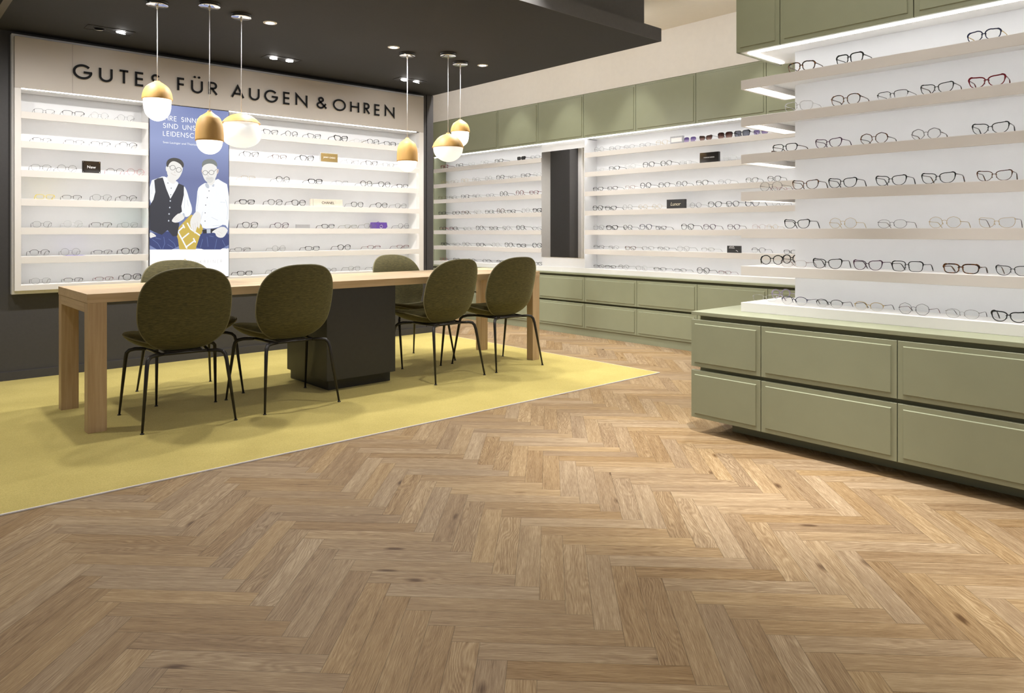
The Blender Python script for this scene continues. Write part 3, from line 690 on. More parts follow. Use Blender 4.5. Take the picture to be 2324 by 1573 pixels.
ORD = ['first', 'second', 'third', 'fourth', 'fifth', 'sixth', 'seventh', 'eighth', 'ninth', 'tenth', 'eleventh', 'twelfth']
# ---- far wall run
FX = 5.60
ydiv = [5.086 + .6825 * k for k in (4, 3, 2, 1, 0, -1, -2, -3, -4, -5, -6)]
for k in range(len(ydiv) - 1):
    base_cabinet(FX + .003, ydiv[k + 1], ydiv[k], .26, .012, 'sage green two-drawer base cabinet along the far wall, %s from the left end' % ORD[k], 'base cabinets along the far wall')
wt = wbuild(MB().box(FX, 5.878, ydiv[-1], ydiv[0] + .03, .634, .653, .002), 'worktop', M['green'], empty('counter_top', (5.7, 4.6, .634), 0, 'long thin sage green counter top over the far wall drawers', 'counter top'))
udiv = [5.124 + .6855 * k for k in (4, 3, 2, 1, 0, -1, -2, -3, -4, -5, -6)]
for k in range(len(udiv) - 1):
    t = empty('wall_cupboard', (5.7, (udiv[k] + udiv[k + 1]) / 2, 2.07), 0, 'sage green wall cupboard above the far shelves, %s from the left end' % ORD[k], 'cupboard', 'wall cupboards above the far shelves')
    wbuild(MB().box(5.652, 5.875, udiv[k + 1], udiv[k], 2.082, 2.526), 'body', M['green_in'], t)
    wbuild(face_panel(MB(), 5.632, udiv[k + 1] + .002, udiv[k] - .002, 2.070, 2.526, b=.020, r=.006), 'door', M['green'], t)
def xshelf(par, y0, y1, xf, xb, ztop, th=.05, lip=.012, strip=True):
    s = wbuild(MB().box(xf + lip, xb, y0, y1, ztop - .026, ztop - .0004), 'shelf', M['white'], par)
    def sub(mb, n, m):
        l = par.location; mb.v = [(a - l.x, b - l.y, c - l.z) for a, b, c in mb.v]; return mb.build(n, m, s)
    sub(MB().box(xf, xf + lip, y0, y1, ztop - th, ztop, .0008), 'front_lip', M['greige_shelf'])
    if strip: sub(MB().box(xf + lip + .002, xf + lip + .012, y0 + .01, y1 - .01, ztop - .030, ztop - .0262), 'light_strip', M['led'])
    return s
FS = [1.912, 1.710, 1.508, 1.305, 1.104, 0.902]
SX = 5.65; BX = 5.855
fd = empty('shelf_unit', (5.75, 6.8, .653), 0, 'white lit shelving in the far left bay between the green end panel and the mirror', 'shelving')
YE = 7.815
wbuild(MB().box(BX, BX + .02, 5.4395, YE, .6536, 2.068), 'back_panel', M['white_back'], fd)
wbuild(MB().box(5.66, BX, YE, YE + .02, .6536, 2.068), 'end_panel', M['green'], fd)
for z in FS: xshelf(fd, 5.780, YE - .002, SX, BX, z)
wbuild(MB().box(SX, BX, 5.4395, YE - .002, .6535, .703, .001), 'bottom_step', M['white'], fd)
wbuild(MB().box(5.645, BX, 5.44, YE, 2.0685, 2.0815), 'top_board', M['white'], fd)
wbuild(MB().box(5.656, 5.672, 5.45, YE - .01, 2.062, 2.0684), 'light_strip', M['led'], fd)
fe = empty('shelf_unit', (5.75, 3.5, .653), 0, 'white lit shelving right of the mirror on the far wall, running behind the island', 'shelving')
wbuild(MB().box(BX, BX + .02, -1.7, 5.4385, .6536, 2.068), 'back_panel', M['white_back'], fe)
for z in FS: xshelf(fe, -1.7, 5.126, SX, BX, z)
wbuild(MB().box(SX, BX, -1.7, 5.4385, .6535, .703, .001), 'bottom_step', M['white'], fe)
wbuild(MB().box(5.645, BX, -1.7, 5.438, 2.0685, 2.0815), 'top_board', M['white'], fe)
wbuild(MB().box(5.656, 5.672, -1.7, 5.44, 2.062, 2.0684), 'light_strip', M['led'], fe)
# mirror in its white surround
mr = empty('wall_mirror', (5.66, 5.457, .81), 0, 'tall frameless mirror between the two far shelf bays', 'mirror')
wbuild(MB().box(5.6545, 5.660, 5.139, 5.774, .809, 1.972), 'mirror_glass', M['mirror'], mr)
wbuild(MB().box(5.6605, BX - .001, 5.132, 5.7745, .704, 2.061), 'backing_box', M['white_back'], mr)

# ---- right hand island unit
RX = 3.376
rdiv = [2.279, 1.868, 1.222, .578, -.066, -.71, -1.35]
rl = ['narrow sage green two-drawer cabinet at the left end of the right island', 'wide sage green two-drawer cabinet in the middle of the right island',
      'sage green two-drawer cabinet cut by the right edge of the picture', 'sage green drawer cabinet of the right island just outside the picture',
      'sage green drawer cabinet of the right island, second outside the picture', 'sage green drawer cabinet at the far end of the right island']
for k in range(5):
    base_cabinet(RX, rdiv[k + 1], rdiv[k], .83, .156, rl[k], 'drawer cabinets of the right island', end_l=(k == 0))
isl = empty('counter_top', (3.8, .8, .634), 0, 'thick-edged sage green counter top of the right island', 'counter top')
wbuild(MB().box(RX, RX + .83, -1.35, 2.279, .634, .6535, .0015), 'worktop', M['green'], isl)
ru = empty('island_shelving', (3.78, .6, .6535), 0, 'white double-sided shelving with greige shelf edges on the right island', 'shelving')
PXX = 3.79
wbuild(MB().box(PXX, PXX + .03, -1.3, 1.895, .7035, 2.069), 'centre_panel', M['white_back'], ru)
XS = 3.567; XE = 4.045
def isl_shelf(z, strip=True):
    s = wbuild(MB().box(XS + .012, XE - .012, -1.3, 2.078, z - .024, z - .0004), 'shelf', M['white'], ru)
    def sub(mb, n, m):
        l = ru.location; mb.v = [(a - l.x, b - l.y, c - l.z) for a, b, c in mb.v]; return mb.build(n, m, s)
    sub(MB().box(XS, XS + .012, -1.3, 2.091, z - .05, z, .001).box(XE - .012, XE, -1.3, 2.091, z - .05, z, .001).box(XS + .012, XE - .012, 2.079, 2.091, z - .05, z), 'front_lip', M['greige_shelf'])
    sub(MB().box(XS + .012, XE - .012, 1.975, 1.99, z - .05, z - .0245), 'light_housing', M['greige_shelf'])
    sub(MB().box(XS + .0135, XE - .0135, 1.991, 2.077, z - .047, z - .040), 'light_panel', M['ledwide'])
    sub(MB().box(XS + .014, XS + .022, -1.28, 1.95, z - .030, z - .0245), 'light_strip', M['led'])
for z in FS: isl_shelf(z)
wbuild(MB().box(XS, XE, -1.3, 2.091, .6537, .7034, .001), 'bottom_step', M['white'], ru)
wbuild(MB().box(3.5905, 4.02, -1.3, 2.1015, 2.0695, 2.0815), 'top_board', M['white'], ru)
wbuild(MB().box(3.618, 3.636, -1.28, 2.078, 2.064, 2.0693).box(3.637, 3.98, 2.056, 2.078, 2.064, 2.0693), 'light_strip', M['led'], ru)
for k in range(5):
    lab = ['narrow sage green cupboard over the left end of the right island', 'wide sage green cupboard over the middle of the right island', 'sage green cupboard over the right island cut by the frame edge',
           'sage green cupboard over the right island just outside the picture', 'sage green cupboard at the end of the right island'][k]
    t = empty('island_cupboard', (3.8, (rdiv[k] + rdiv[k + 1]) / 2, 2.068), 0, lab, 'cupboard', 'cupboards over the right island')
    y1 = rdiv[k] - (.157 if k == 0 else 0)
    wbuild(MB().box(3.59, 4.02, rdiv[k + 1], y1 - (.02 if k == 0 else 0), 2.082, 2.526), 'body', M['green_in'], t)
    if k == 0: wbuild(MB().box(3.572, 4.04, y1 - .0195, y1, 2.068, 2.526, .001), 'end_panel', M['green'], t)
    wbuild(face_panel(MB(), 3.570, rdiv[k + 1] + .002, y1 - .002, 2.068, 2.526, b=.022, r=.006), 'door', M['green'], t)

# ================================================================== TABLE
tb = empty('display_table', (2.6, 4.77, 0), 0, 'long light oak table with square legs standing on the mustard carpet', 'table')
TX0, TX1, TY0, TY1, TZ = .903, 4.279, 4.392, 5.15, .7535
wbuild(MB().box(TX0, TX1, TY0, TY1, TZ - .049, TZ, .0015), 'tabletop', M['oak_x'], tb)
for x0, x1 in ((TX0 + .002, TX0 + .095), (TX1 - .080, TX1 - .002)):
    wbuild(MB().box(x0, x1, TY0 + .076, TY1 - .076, TZ - .102, TZ - .0495), 'end_rail', M['oak_y'], tb)
    for y0, y1 in ((TY0 + .002, TY0 + .075), (TY1 - .075, TY1 - .002)):
        wbuild(MB().box(x0, x1, y0, y1, .0062, TZ - .0495, .001), 'leg', M['oak_z'], tb)
bc = empty('pedestal_cabinet', (2.6, 4.75, 0), 0, 'charcoal black pedestal cabinet with recessed plinth under the oak table', 'cabinet')
wbuild(MB().box(2.313, 2.850, 4.408, 5.01, .088, TZ - .0495, .001), 'body', M['cabblack'], bc)
wbuild(MB().box(2.370, 2.862, 4.497, 5.075, .0062, .0875), 'plinth', M['cabblack'], bc)

# ================================================================== CHAIRS
def sgnpow(v, p): return math.copysign(abs(v) ** p, v)
def make_chair():
    root = empty('upholstered_chair')
    # --- back shell
    def back_pt(r, th, front):
        n = 2.8
        x = .246 * sgnpow(math.cos(th), 2 / n) * r
        zz = .236 * sgnpow(math.sin(th), 2 / n) * r
        if zz < 0: x *= 1 - .12 * (-zz / .236) ** 2
        z = .642 + zz
        y = -.160 - .125 * ((z - .43) / .45) + 1.05 * x * x
        if z < .53: y += .062 * ((.53 - z) / .116) ** 2
        y += (.012 + .030 * (1 - r ** 5)) * (1 if front else -.35)
        return (x, y, z)
    def shell(pt, n=60, rings=(0, .18, .36, .54, .7, .82, .9, .955, .99, 1.0)):
        mb = MB(); vs = []; fs = []
        for front in (False, True):
            base = len(vs); vs.append(pt(0, 0, front))
            for r in rings[1:]:
                for k in range(n): vs.append(pt(r, 2 * math.pi * k / n, front))
            for k in range(n): fs.append((base, base + 1 + k, base + 1 + (k + 1) % n))
            for j in range(len(rings) - 2):
                for k in range(n):
                    a = base + 1 + j * n + k; b = base + 1 + j * n + (k + 1) % n
                    fs.append((a, b, b + n, a + n))
        m = len(vs) // 2; last = (len(rings) - 2) * n
        for k in range(n):
            a = 1 + last + k; b = 1 + last + (k + 1) % n
            fs.append((a, b, b + m, a + m))
        mb.add(vs, fs, True); return mb
    bk = shell(back_pt).build('backrest', M['fabric'], root)
    loop = [Vector(back_pt(1.006, 2 * math.pi * k / 72, True)).lerp(Vector(back_pt(1.006, 2 * math.pi * k / 72, False)), .5) for k in range(73)]
    MB().tube(loop, .0042, 6, cap=False).build('piping', M['piping'], bk)['label'] = 'paler piping around the backrest'
    # --- seat shell
    def seat_pt(r, th, top):
        n = 2.5
        x = .276 * sgnpow(math.cos(th), 2 / n) * r
        yy = .196 * sgnpow(math.sin(th), 2 / n) * r
        if yy < 0: x *= 1 - .40 * (-yy / .196) ** 2.2
        z = .432 + .056 * (abs(x) / .276) ** 2.3 + (.004 * (-yy / .196) ** 2 if yy < 0 else .014 * (yy / .196) ** 1.2)
        z += (.010 + .034 * (1 - r ** 7)) if top else (-.008 - .026 * (1 - r ** 7))
        return (x, .088 + yy, z)
    st = shell(seat_pt).build('seat', M['fabric'], root)
    loop = [Vector(seat_pt(1.004, 2 * math.pi * k / 72, True)).lerp(Vector(seat_pt(1.004, 2 * math.pi * k / 72, False)), .5) for k in range(73)]
    MB().tube(loop, .0040, 6, cap=False).build('piping', M['piping'], st)
    # --- frame
    fr = MB()
    z = .399
    fr.tube([(-.13, -.150, z), (.13, -.150, z)], .0085).tube([(-.15, .11, z), (.15, .11, z)], .0085)
    fr.tube([(-.125, -.150, z), (-.15, .11, z)], .0085).tube([(.125, -.150, z), (.15, .11, z)], .0085)
    fr.box(-.10, .10, -.10, .09, .399, .406)
    fr.build('seat_frame', M['legmetal'], root)
    for sx in (-1, 1):
        for pts in ([(.115, -.150, z), (.165, -.172, z), (.190, -.186, .394), (.203, -.197, .376), (.209, -.205, .345), (.243, -.265, .004)],
                    [(.14, .11, z), (.205, .150, .400), (.232, .172, .392), (.245, .186, .376), (.249, .196, .345), (.272, .265, .004)]):
            p = [(sx * a, b, c) for a, b, c in pts]
            mb = MB().tube(p, [.0085, .0108, .0112, .0112, .011, .0062], 10)
            mb.lathe([(0, 0), (.0105, 0), (.0105, .004), (.006, .006), (0, .006)], p[-1][0], p[-1][1], 12)
            mb.build('leg', M['legmetal'], root)
    return root
chair0 = make_chair()
GCH = 'olive chairs around the oak table'
CH = [(1.384, 4.430, -5, 'olive upholstered chair nearest the camera, at the left front of the oak table'),
      (2.020, 4.415, 0, 'olive upholstered chair at the front of the table, left of the black pedestal cabinet'),
      (3.235, 4.432, 5, 'olive upholstered chair at the front of the table, just right of the black pedestal'),
      (3.870, 4.455, -1, 'olive upholstered chair at the front right end of the table, by the right-hand legs'),
      (1.637, 5.070, 180, 'olive upholstered chair behind the left end of the table, mostly hidden by the front chair'),
      (3.430, 5.085, 183, 'olive upholstered chair behind the right part of the table, back top under the shelves')]
for i, (x, y, a, lab) in enumerate(CH):
    o = chair0 if i == 0 else copy_tree(chair0)
    o.location = (x, y, .0062); o.rotation_euler.z = R(a); tag(o, lab, 'chair', GCH)

# ================================================================== PENDANT LAMPS
def interp(prof, k=4):
    out = []
    for i in range(len(prof) - 1):
        p0 = prof[max(i - 1, 0)]; p1 = prof[i]; p2 = prof[i + 1]; p3 = prof[min(i + 2, len(prof) - 1)]
        for j in range(k):
            t = j / k
            out.append(tuple(.5 * ((2 * p1[c]) + (-p0[c] + p2[c]) * t + (2 * p0[c] - 5 * p1[c] + 4 * p2[c] - p3[c]) * t * t + (-p0[c] + 3 * p1[c] - 3 * p2[c] + p3[c]) * t ** 3) for c in (0, 1)))
    out.append(prof[-1]); return [(max(0, r), z) for r, z in out]
CAPS = {'a': [(.0, .118), (.017, .118), (.0205, .112), (.036, .103), (.064, .082), (.077, .061), (.0855, .037), (.0895, .012), (.0900, .0)],
        'b': [(.0, .195), (.0125, .195), (.0155, .187), (.032, .1735), (.060, .153), (.072, .131), (.081, .099), (.0848, .056), (.0855, .0)],
        'c': [(.0, .0725), (.0115, .0725), (.023, .0635), (.062, .0535), (.097, .0306), (.116, .010), (.124, .0)],
        'e': [(.0, .122), (.0155, .122), (.021, .112), (.050, .101), (.082, .080), (.108, .050), (.124, .020), (.131, .0)]}
GLS = {'a': [(.0815, .02), (.0815, 0), (.0805, -.04), (.074, -.078), (.061, -.103), (.038, -.125), (.016, -.135), (0, -.137)],
       'b': [(.0786, .02), (.0780, 0), (.0765, -.018), (.069, -.042), (.053, -.0635), (.030, -.079), (.012, -.0835), (0, -.084)],
       'c': [(.104, .012), (.113, -.006), (.125, -.036), (.1285, -.066), (.121, -.106), (.096, -.136), (.060, -.154), (.025, -.161), (0, -.162)],
       'e': [(.122, .012), (.122, 0), (.1185, -.028), (.108, -.056), (.086, -.083), (.054, -.104), (.022, -.114), (0, -.116)]}
PEND = [(1.407, 4.932, 'a', 1.929, 'opal', 'pendant lamp with domed honey wood cap and long bright glass, leftmost over the table'),
        (1.664, 4.737, 'b', 1.668, 'opal', 'bullet-shaped pendant lamp with tall wood cap hanging in front of the poster'),
        (1.908, 4.838, 'c', 1.817, 'opal_dim', 'pendant lamp with flat wood cap and wide squat opal glass beside the poster'),
        (3.337, 4.982, 'b', 1.664, 'opal', 'bullet-shaped pendant lamp with tall wood cap at the right end of the display wall'),
        (3.586, 4.758, 'e', 1.776, 'opal_dim', 'wide pendant lamp with half-dome wood cap, front one of the right group'),
        (3.853, 4.939, 'a', 1.947, 'opal', 'small pendant lamp with domed wood cap behind the wide one, right group')]
for x, y, ty, z0, gm, lab in PEND:
    t = empty('pendant_lamp', (x, y, z0), 0, lab, 'lamp', 'wood capped pendant lamps over the table')
    sc = .92 if (ty == 'a' and x > 3) else 1.0
    cap = [(r * sc, z * sc) for r, z in CAPS[ty]]
    prof = cap[:2] + interp(cap[1:], 4)[1:]
    rr = prof[-1][0]; inner = [(rr - .004, -.001), (rr - .006, .004), (max(rr - .012, .01), .02 * (.5 if ty in 'ce' else 1)), (.01, prof[0][1] - .012)]
    MB().lathe(prof + inner, 0, 0, 48).build('wooden_cap', M['beech'], t)
    g = [(r * sc, z * sc) for r, z in GLS[ty]]
    MB().lathe(interp(g, 4), 0, 0, 48).build('glass_shade', M[gm], t)
    zc = 2.551 - z0
    MB().tube([(0, 0, cap[0][1]), (.0006, 0, (zc + cap[0][1]) / 2), (0, 0, zc - .045)], .0024, 8).build('cord', M['cord'], t)
    MB().lathe([(0, zc - .048), (.0042, zc - .048), (.0075, zc - .027), (.0075, zc - .024), (0, zc - .024)], 0, 0, 20).build('cord_grip', M['ferrule'], t)
    rs = MB().lathe([(0, zc - .024), (.062, zc - .024), (.065, zc - .0225), (.065, zc - .0195), (.062, zc - .0185)], 0, 0, 48).build('ceiling_rose', M['chrome'], t)
    MB().lathe([(.060, zc - .0185), (.060, zc - .006), (.0635, zc - .005), (.0635, zc - .0002), (0, zc - .0002)], 0, 0, 48).build('rose_housing', M['blackmetal'], rs)

# ================================================================== CEILING SPOTLIGHTS
for i, (x, y) in enumerate(SPOTS):
    t = empty('ceiling_spotlight', (x, y, 2.551), 0, ['small round recessed spotlight in the dark canopy, right of the left lamp group', 'small round recessed spotlight in the dark canopy, left of the right lamp group', 'small round recessed spotlight in the dark canopy, rightmost', 'round recessed canopy spotlight just above the picture', 'round recessed canopy spotlight left of the picture'][i], 'spotlight', 'round spotlights in the dark canopy')
    MB().lathe([(.029, -.0005), (.031, -.0045), (.045, -.0035), (.047, -.0002)], 0, 0, 40).build('trim_ring', M['alu'], t)
    MB().lathe([(0, -.0030), (.018, -.0028), (.0285, -.0006)], 0, 0, 32).build('lamp', M['spot_on'], t)
for i, mx in enumerate(MODS):
    t = empty('twin_spotlight', (mx + .153, 5.85, 2.551), 0, ['black twin spotlight recessed above the left shelves, its left lamp off', 'black twin spotlight recessed above the middle of the display wall, both lamps lit', 'black twin spotlight recessed above the right end of the display wall, both lamps lit'][i], 'spotlight', 'twin spotlights in the dark canopy')
    mb = MB(); x0, x1, y0, y1 = -.153, .153, -.068, .068
    for q in ((x0, x1, y0, y0 + .003), (x0, x1, y1 - .003, y1), (x0, x0 + .003, y0, y1), (x1 - .003, x1, y0, y1)): mb.box(*q, -.0035, -.0002)
    mb.build('frame', M['legmetal'], t)
    MB().box(x0 + .003, x1 - .003, y0 + .003, y1 - .003, -.0016, -.0002).build('cover_plate', M['ceil_dark'], t)
    for j, (dx, tl, on) in enumerate(((-.070, (-.15, -.55), i > 0), (.072, (.12, -.42) if i != 1 else (0, -.02), True))):
        MB().lathe([(.034, -.0017), (.036, -.0032), (.040, -.0032), (.042, -.0017)], dx, 0, 36).build('head_ring', M['legmetal'], t)
        lp = MB().lathe([(0, -.0035), (.026, -.0035), (.030, -.0015), (.030, .0)], 0, 0, 28).build('lamp', M['spot_on'] if on else M['chrome'], t)
        lp.location = (dx, 0, -.009); lp.rotation_euler = (-tl[1] * .7, tl[0] * .7, 0)
for i, (x, y, *_r) in enumerate(AISLE):  # a fixture for each ceiling lamp, the added fill lights included
    t = empty('ceiling_spotlight', (x, y, 2.99), 0, 'unseen round white downlight assumed in the cream ceiling, outside the picture', 'spotlight', 'downlights in the cream ceiling')
    MB().lathe([(.042, -.001), (.045, -.006), (.058, -.005), (.06, -.0002)], 0, 0, 24).build('trim_ring', M['white'], t)
    MB().lathe([(0, -.004), (.042, -.0012)], 0, 0, 20).build('lamp', M['spot_on'], t)

# ================================================================== EYEGLASSES
STY = {'rect': (.0262, .0165, 3.2), 'square': (.0275, .0215, 3.6), 'round': (.0228, .0225, 2.0), 'panto': (.0248, .0212, 2.35), 'cateye': (.0272, .0200, 2.5),
       'hexagonal': (.0262, .0235, 2.0), 'aviator': (.0285, .0215, 2.7), 'oval': (.0262, .0185, 2.15), 'oversized': (.0295, .0255, 3.0)}
TK = {'thick': (.0044, .0040, .0021), 'medium': (.0028, .0032, .0017), 'thin': (.0013, .0016, .0010), 'half-rim': (.0024, .0022, .0012)}
def lens_outline(style, n=32):
    a, b, p = STY[style]; out = []
    for k in range(n):
        th = 2 * math.pi * k / n
        c, s = math.cos(th), math.sin(th)
        if style == 'hexagonal':
            q = 7; sec = 2 * math.pi / q; ph = (th + .25) % sec - sec / 2
            rr = math.cos(sec / 2) / math.cos(ph); rr = rr * .5 + .5
            x, z = a * c * rr * 1.03, b * s * rr * 1.03
        else: x, z = a * sgnpow(c, 2 / p), b * sgnpow(s, 2 / p)
        if style in ('panto', 'round', 'oval', 'rect', 'square', 'oversized'): x *= 1 + (.08 if style != 'round' else .02) * z / b
        if style == 'cateye':
            x *= 1 + .20 * z / b
            if z > 0: z += .0072 * max(0, x / a) ** 1.6
        if style == 'aviator':
            x *= 1 + .10 * z / b
            if x < 0: z += .002
        out.append((x, z))
    return out
PROTO = {}
def make_glasses(style, tk, colname, lens='clear', temple=None):
    key = (style, tk, colname, lens, temple)
    if key in PROTO: return PROTO[key]
    a, b, _ = STY[style]; t, d, tr = TK[tk]
    root = bpy.data.objects.new('sunglasses' if lens in ('purple', 'brown', 'grey') else 'eyeglasses', None); C.objects.link(root); root.empty_display_size = .02
    cm = COL[colname]; tm = COL[temple] if temple else cm
    ol = lens_outline(style); n = len(ol)
    zc = b + t + .0004; ox = a + .0088
    fr = MB()
    for sx in (-1, 1):
        vs = []; fs = []
        for k, (x, z) in enumerate(ol):
            x0, z0 = ol[k - 1]; x1, z1 = ol[(k + 1) % n]
            nx, nz = (z1 - z0), -(x1 - x0); l = math.hypot(nx, nz) or 1; nx /= l; nz /= l
            tt = t
            if tk == 'half-rim': tt = t if z > -.1 * b else .0004
            elif tk in ('thick', 'medium'):
                tt = t * (1.15 if z > .3 * b else .8)
                if x > .6 * a and z > 0: tt *= 1.45
            dd = d if tt > .0005 else .0008
            bow = .05 * abs(x + ox) 
            for (f, yy) in ((0, -dd / 2), (tt, -dd / 2), (tt, dd / 2), (0, dd / 2)):
                X = x + nx * f
                vs.append((sx * (ox + X), yy + 3.2 * max(0, (ox + X) - .03) ** 2, zc + z + nz * f))
        for k in range(n):
            for j in range(4):
                q0 = k * 4 + j; q1 = k * 4 + (j + 1) % 4; r0 = ((k + 1) % n) * 4 + j; r1 = ((k + 1) % n) * 4 + (j + 1) % 4
                fs.append((q0, q1, r1, r0))
        fr.add(vs, fs)
    bz = zc + .28 * b; bx = ox - a * .97
    fr.tube([(-bx - .001, 0, bz - .001), (-bx * .5, -.0014, bz + .0022), (0, -.0018, bz + .003), (bx * .5, -.0014, bz + .0022), (bx + .001, 0, bz - .001)], max(tr * .9, t * .55 if tk != 'thick' else .0027), 6)
    for sx in (-1, 1):                                            # nose pads
        fr.tube([(sx * (bx + .0012), .001, bz - .006), (sx * (bx - .0012), .0045, bz - .0085), (sx * (bx - .0022), .005, bz - .014)], [.0005, .0007, .0016], 6)
    hz = zc + (.45 * b if style not in ('round', 'hexagonal') else .12 * b)
    if style == 'cateye': hz = zc + .78 * b
    hx = ox + a * (1.0 if style not in ('round',) else 1.0) + t
    hy = 3.2 * max(0, hx - .03) ** 2
    for sx in (-1, 1):
        fr.box(sx * (hx - .003), sx * (hx + .0022), hy - .001, hy + .0045, hz - max(t * .9, .0012), hz + max(t * .9, .0012))
    fr.build('frame_front', cm, root)
    for sx in (-1, 1):
        mb = MB(); vs = [(sx * ox, 3.2 * max(0, ox - .03) ** 2, zc)]
        for x, z in ol: vs.append((sx * (ox + x * .995), 3.2 * max(0, ox + x - .03) ** 2, zc + z * .995))
        vs += [(x, y + .0016, z) for x, y, z in vs]; m_ = n + 1
        fs = [(0, 1 + k, 1 + (k + 1) % n) for k in range(n)] + [(m_, m_ + 1 + (k + 1) % n, m_ + 1 + k) for k in range(n)] + [(1 + k, m_ + 1 + k, m_ + 1 + (k + 1) % n, 1 + (k + 1) % n) for k in range(n)]
        mb.add(vs, fs); mb.build('lens', LENS[lens], root)
        tp = [(sx * (hx + .0008), hy + .003, hz), (sx * (hx + .0016), hy + .03, hz - .0002), (sx * (hx - .0006), .085, hz - .0012), (sx * (hx - .0014), .096, hz - .003),
              (sx * (hx - .002), .105, hz * .80), (sx * (hx - .004), .122, hz * .40), (sx * (hx - .0055), .134, .0022)]
        MB().tube(tp, [tr * 1.15, tr, tr, tr * 1.05, tr * 1.25, tr * 1.5, tr * 1.2], 6).build('temple', tm, root)
    PROTO[key] = [root, False]
    return PROTO[key]
gcount = {}
def glasses(pos, rz, style, tk, col, label, group, lens='clear', temple=None, sc=1.0):
    pr = make_glasses(style, tk, col, lens, temple)
    if not pr[1]: o = pr[0]; pr[1] = True
    else: o = copy_tree(pr[0])
    o.location = pos; o.rotation_euler = (0, 0, rz); o.scale = (sc, sc, sc)
    return tag(o, label, 'sunglasses' if lens in ('purple', 'brown', 'grey') else 'glasses', group)
SNAME = {'rect': 'rectangular', 'panto': 'rounded', 'cateye': 'cat-eye'}
RN = ['top', 'second', 'third', 'fourth', 'fifth', 'sixth', 'bottom']
def row(items, shelf_i, plane, pos, off, k, zs, rz, place, base_rz, depth):
    """items: (x0, x1, style, thickness, colour[, lens[, temple]]) with x in the crop's pixels; off,k: crop origin and scale"""
    for i, it in enumerate(items):
        x0, x1, sty, tk, col = it[:5]; lens = it[5] if len(it) > 5 else 'clear'; tm = it[6] if len(it) > 6 else None
        px = off + (x0 + x1) / 2 / k
        p = at_y(px, 500, pos + depth) if plane == 'y' else at_x(px, 500, pos + depth)
        a_ = at_y(off + x0 / k, 500, pos + depth) if plane == 'y' else at_x(off + x0 / k, 500, pos + depth)
        b_ = at_y(off + x1 / k, 500, pos + depth) if plane == 'y' else at_x(off + x1 / k, 500, pos + depth)
        real = (a_ - b_).length; nat = 2 * (STY[sty][0] * 2 + .0088) + 2 * TK[tk][0]
        sc = min(1.13, max(.88, real / nat))
        rnd = random.Random(int(px * 13 + zs * 1000))
        what = ('%s %s %s' % (tk if tk in ('thick', 'thin', 'half-rim') else '', col, SNAME.get(sty, sty))).strip()
        noun = 'sunglasses' if lens in ('purple', 'brown', 'grey') else 'glasses'
        if noun == 'sunglasses': what = '%s-tinted %s' % (lens, SNAME.get(sty, sty))
        lab = '%s %s, %s from left, %s shelf, %s' % (what, noun, ORD[i], RN[shelf_i], place[0])
        glasses((p.x, p.y, zs + .0004), base_rz + R(rnd.uniform(-3.5, 3.5)), sty, tk, col, lab, place[1] % RN[shelf_i], lens, tm, sc)
T = 'thin'; K = 'thick'; D = 'medium'; H = 'half-rim'
LB = [
 [(235, 375, 'rect', T, 'black'), (430, 580, 'rect', H, 'black'), (625, 745, 'round', T, 'silver'), (808, 922, 'round', T, 'grey')],
 [(225, 352, 'rect', H, 'black'), (450, 577, 'rect', H, 'dark grey', 'clear', 'dark red'), (628, 757, 'rect', H, 'black'), (822, 942, 'panto', H, 'black')],
 [(215, 352, 'panto', T, 'dark grey'), (395, 528, 'round', T, 'dark grey'), (735, 850, 'panto', H, 'dark grey', 'clear', 'red'), (875, 990, 'round', T, 'red')],
 [(245, 375, 'rect', D, 'yellow'), (430, 560, 'rect', H, 'black'), (635, 765, 'panto', T, 'dark grey'), (822, 940, 'panto', H, 'black')],
 [(225, 355, 'panto', T, 'dark grey'), (435, 570, 'round', T, 'crystal'), (630, 767, 'rect', H, 'black'), (835, 947, 'panto', T, 'grey')],
 [(205, 340, 'panto', H, 'black'), (415, 553, 'round', T, 'silver'), (645, 770, 'rect', H, 'dark blue'), (835, 955, 'panto', D, 'black')],
 [(215, 347, 'panto', T, 'grey'), (440, 570, 'rect', H, 'black'), (655, 777, 'rect', H, 'dark red'), (845, 970, 'panto', D, 'black')]]
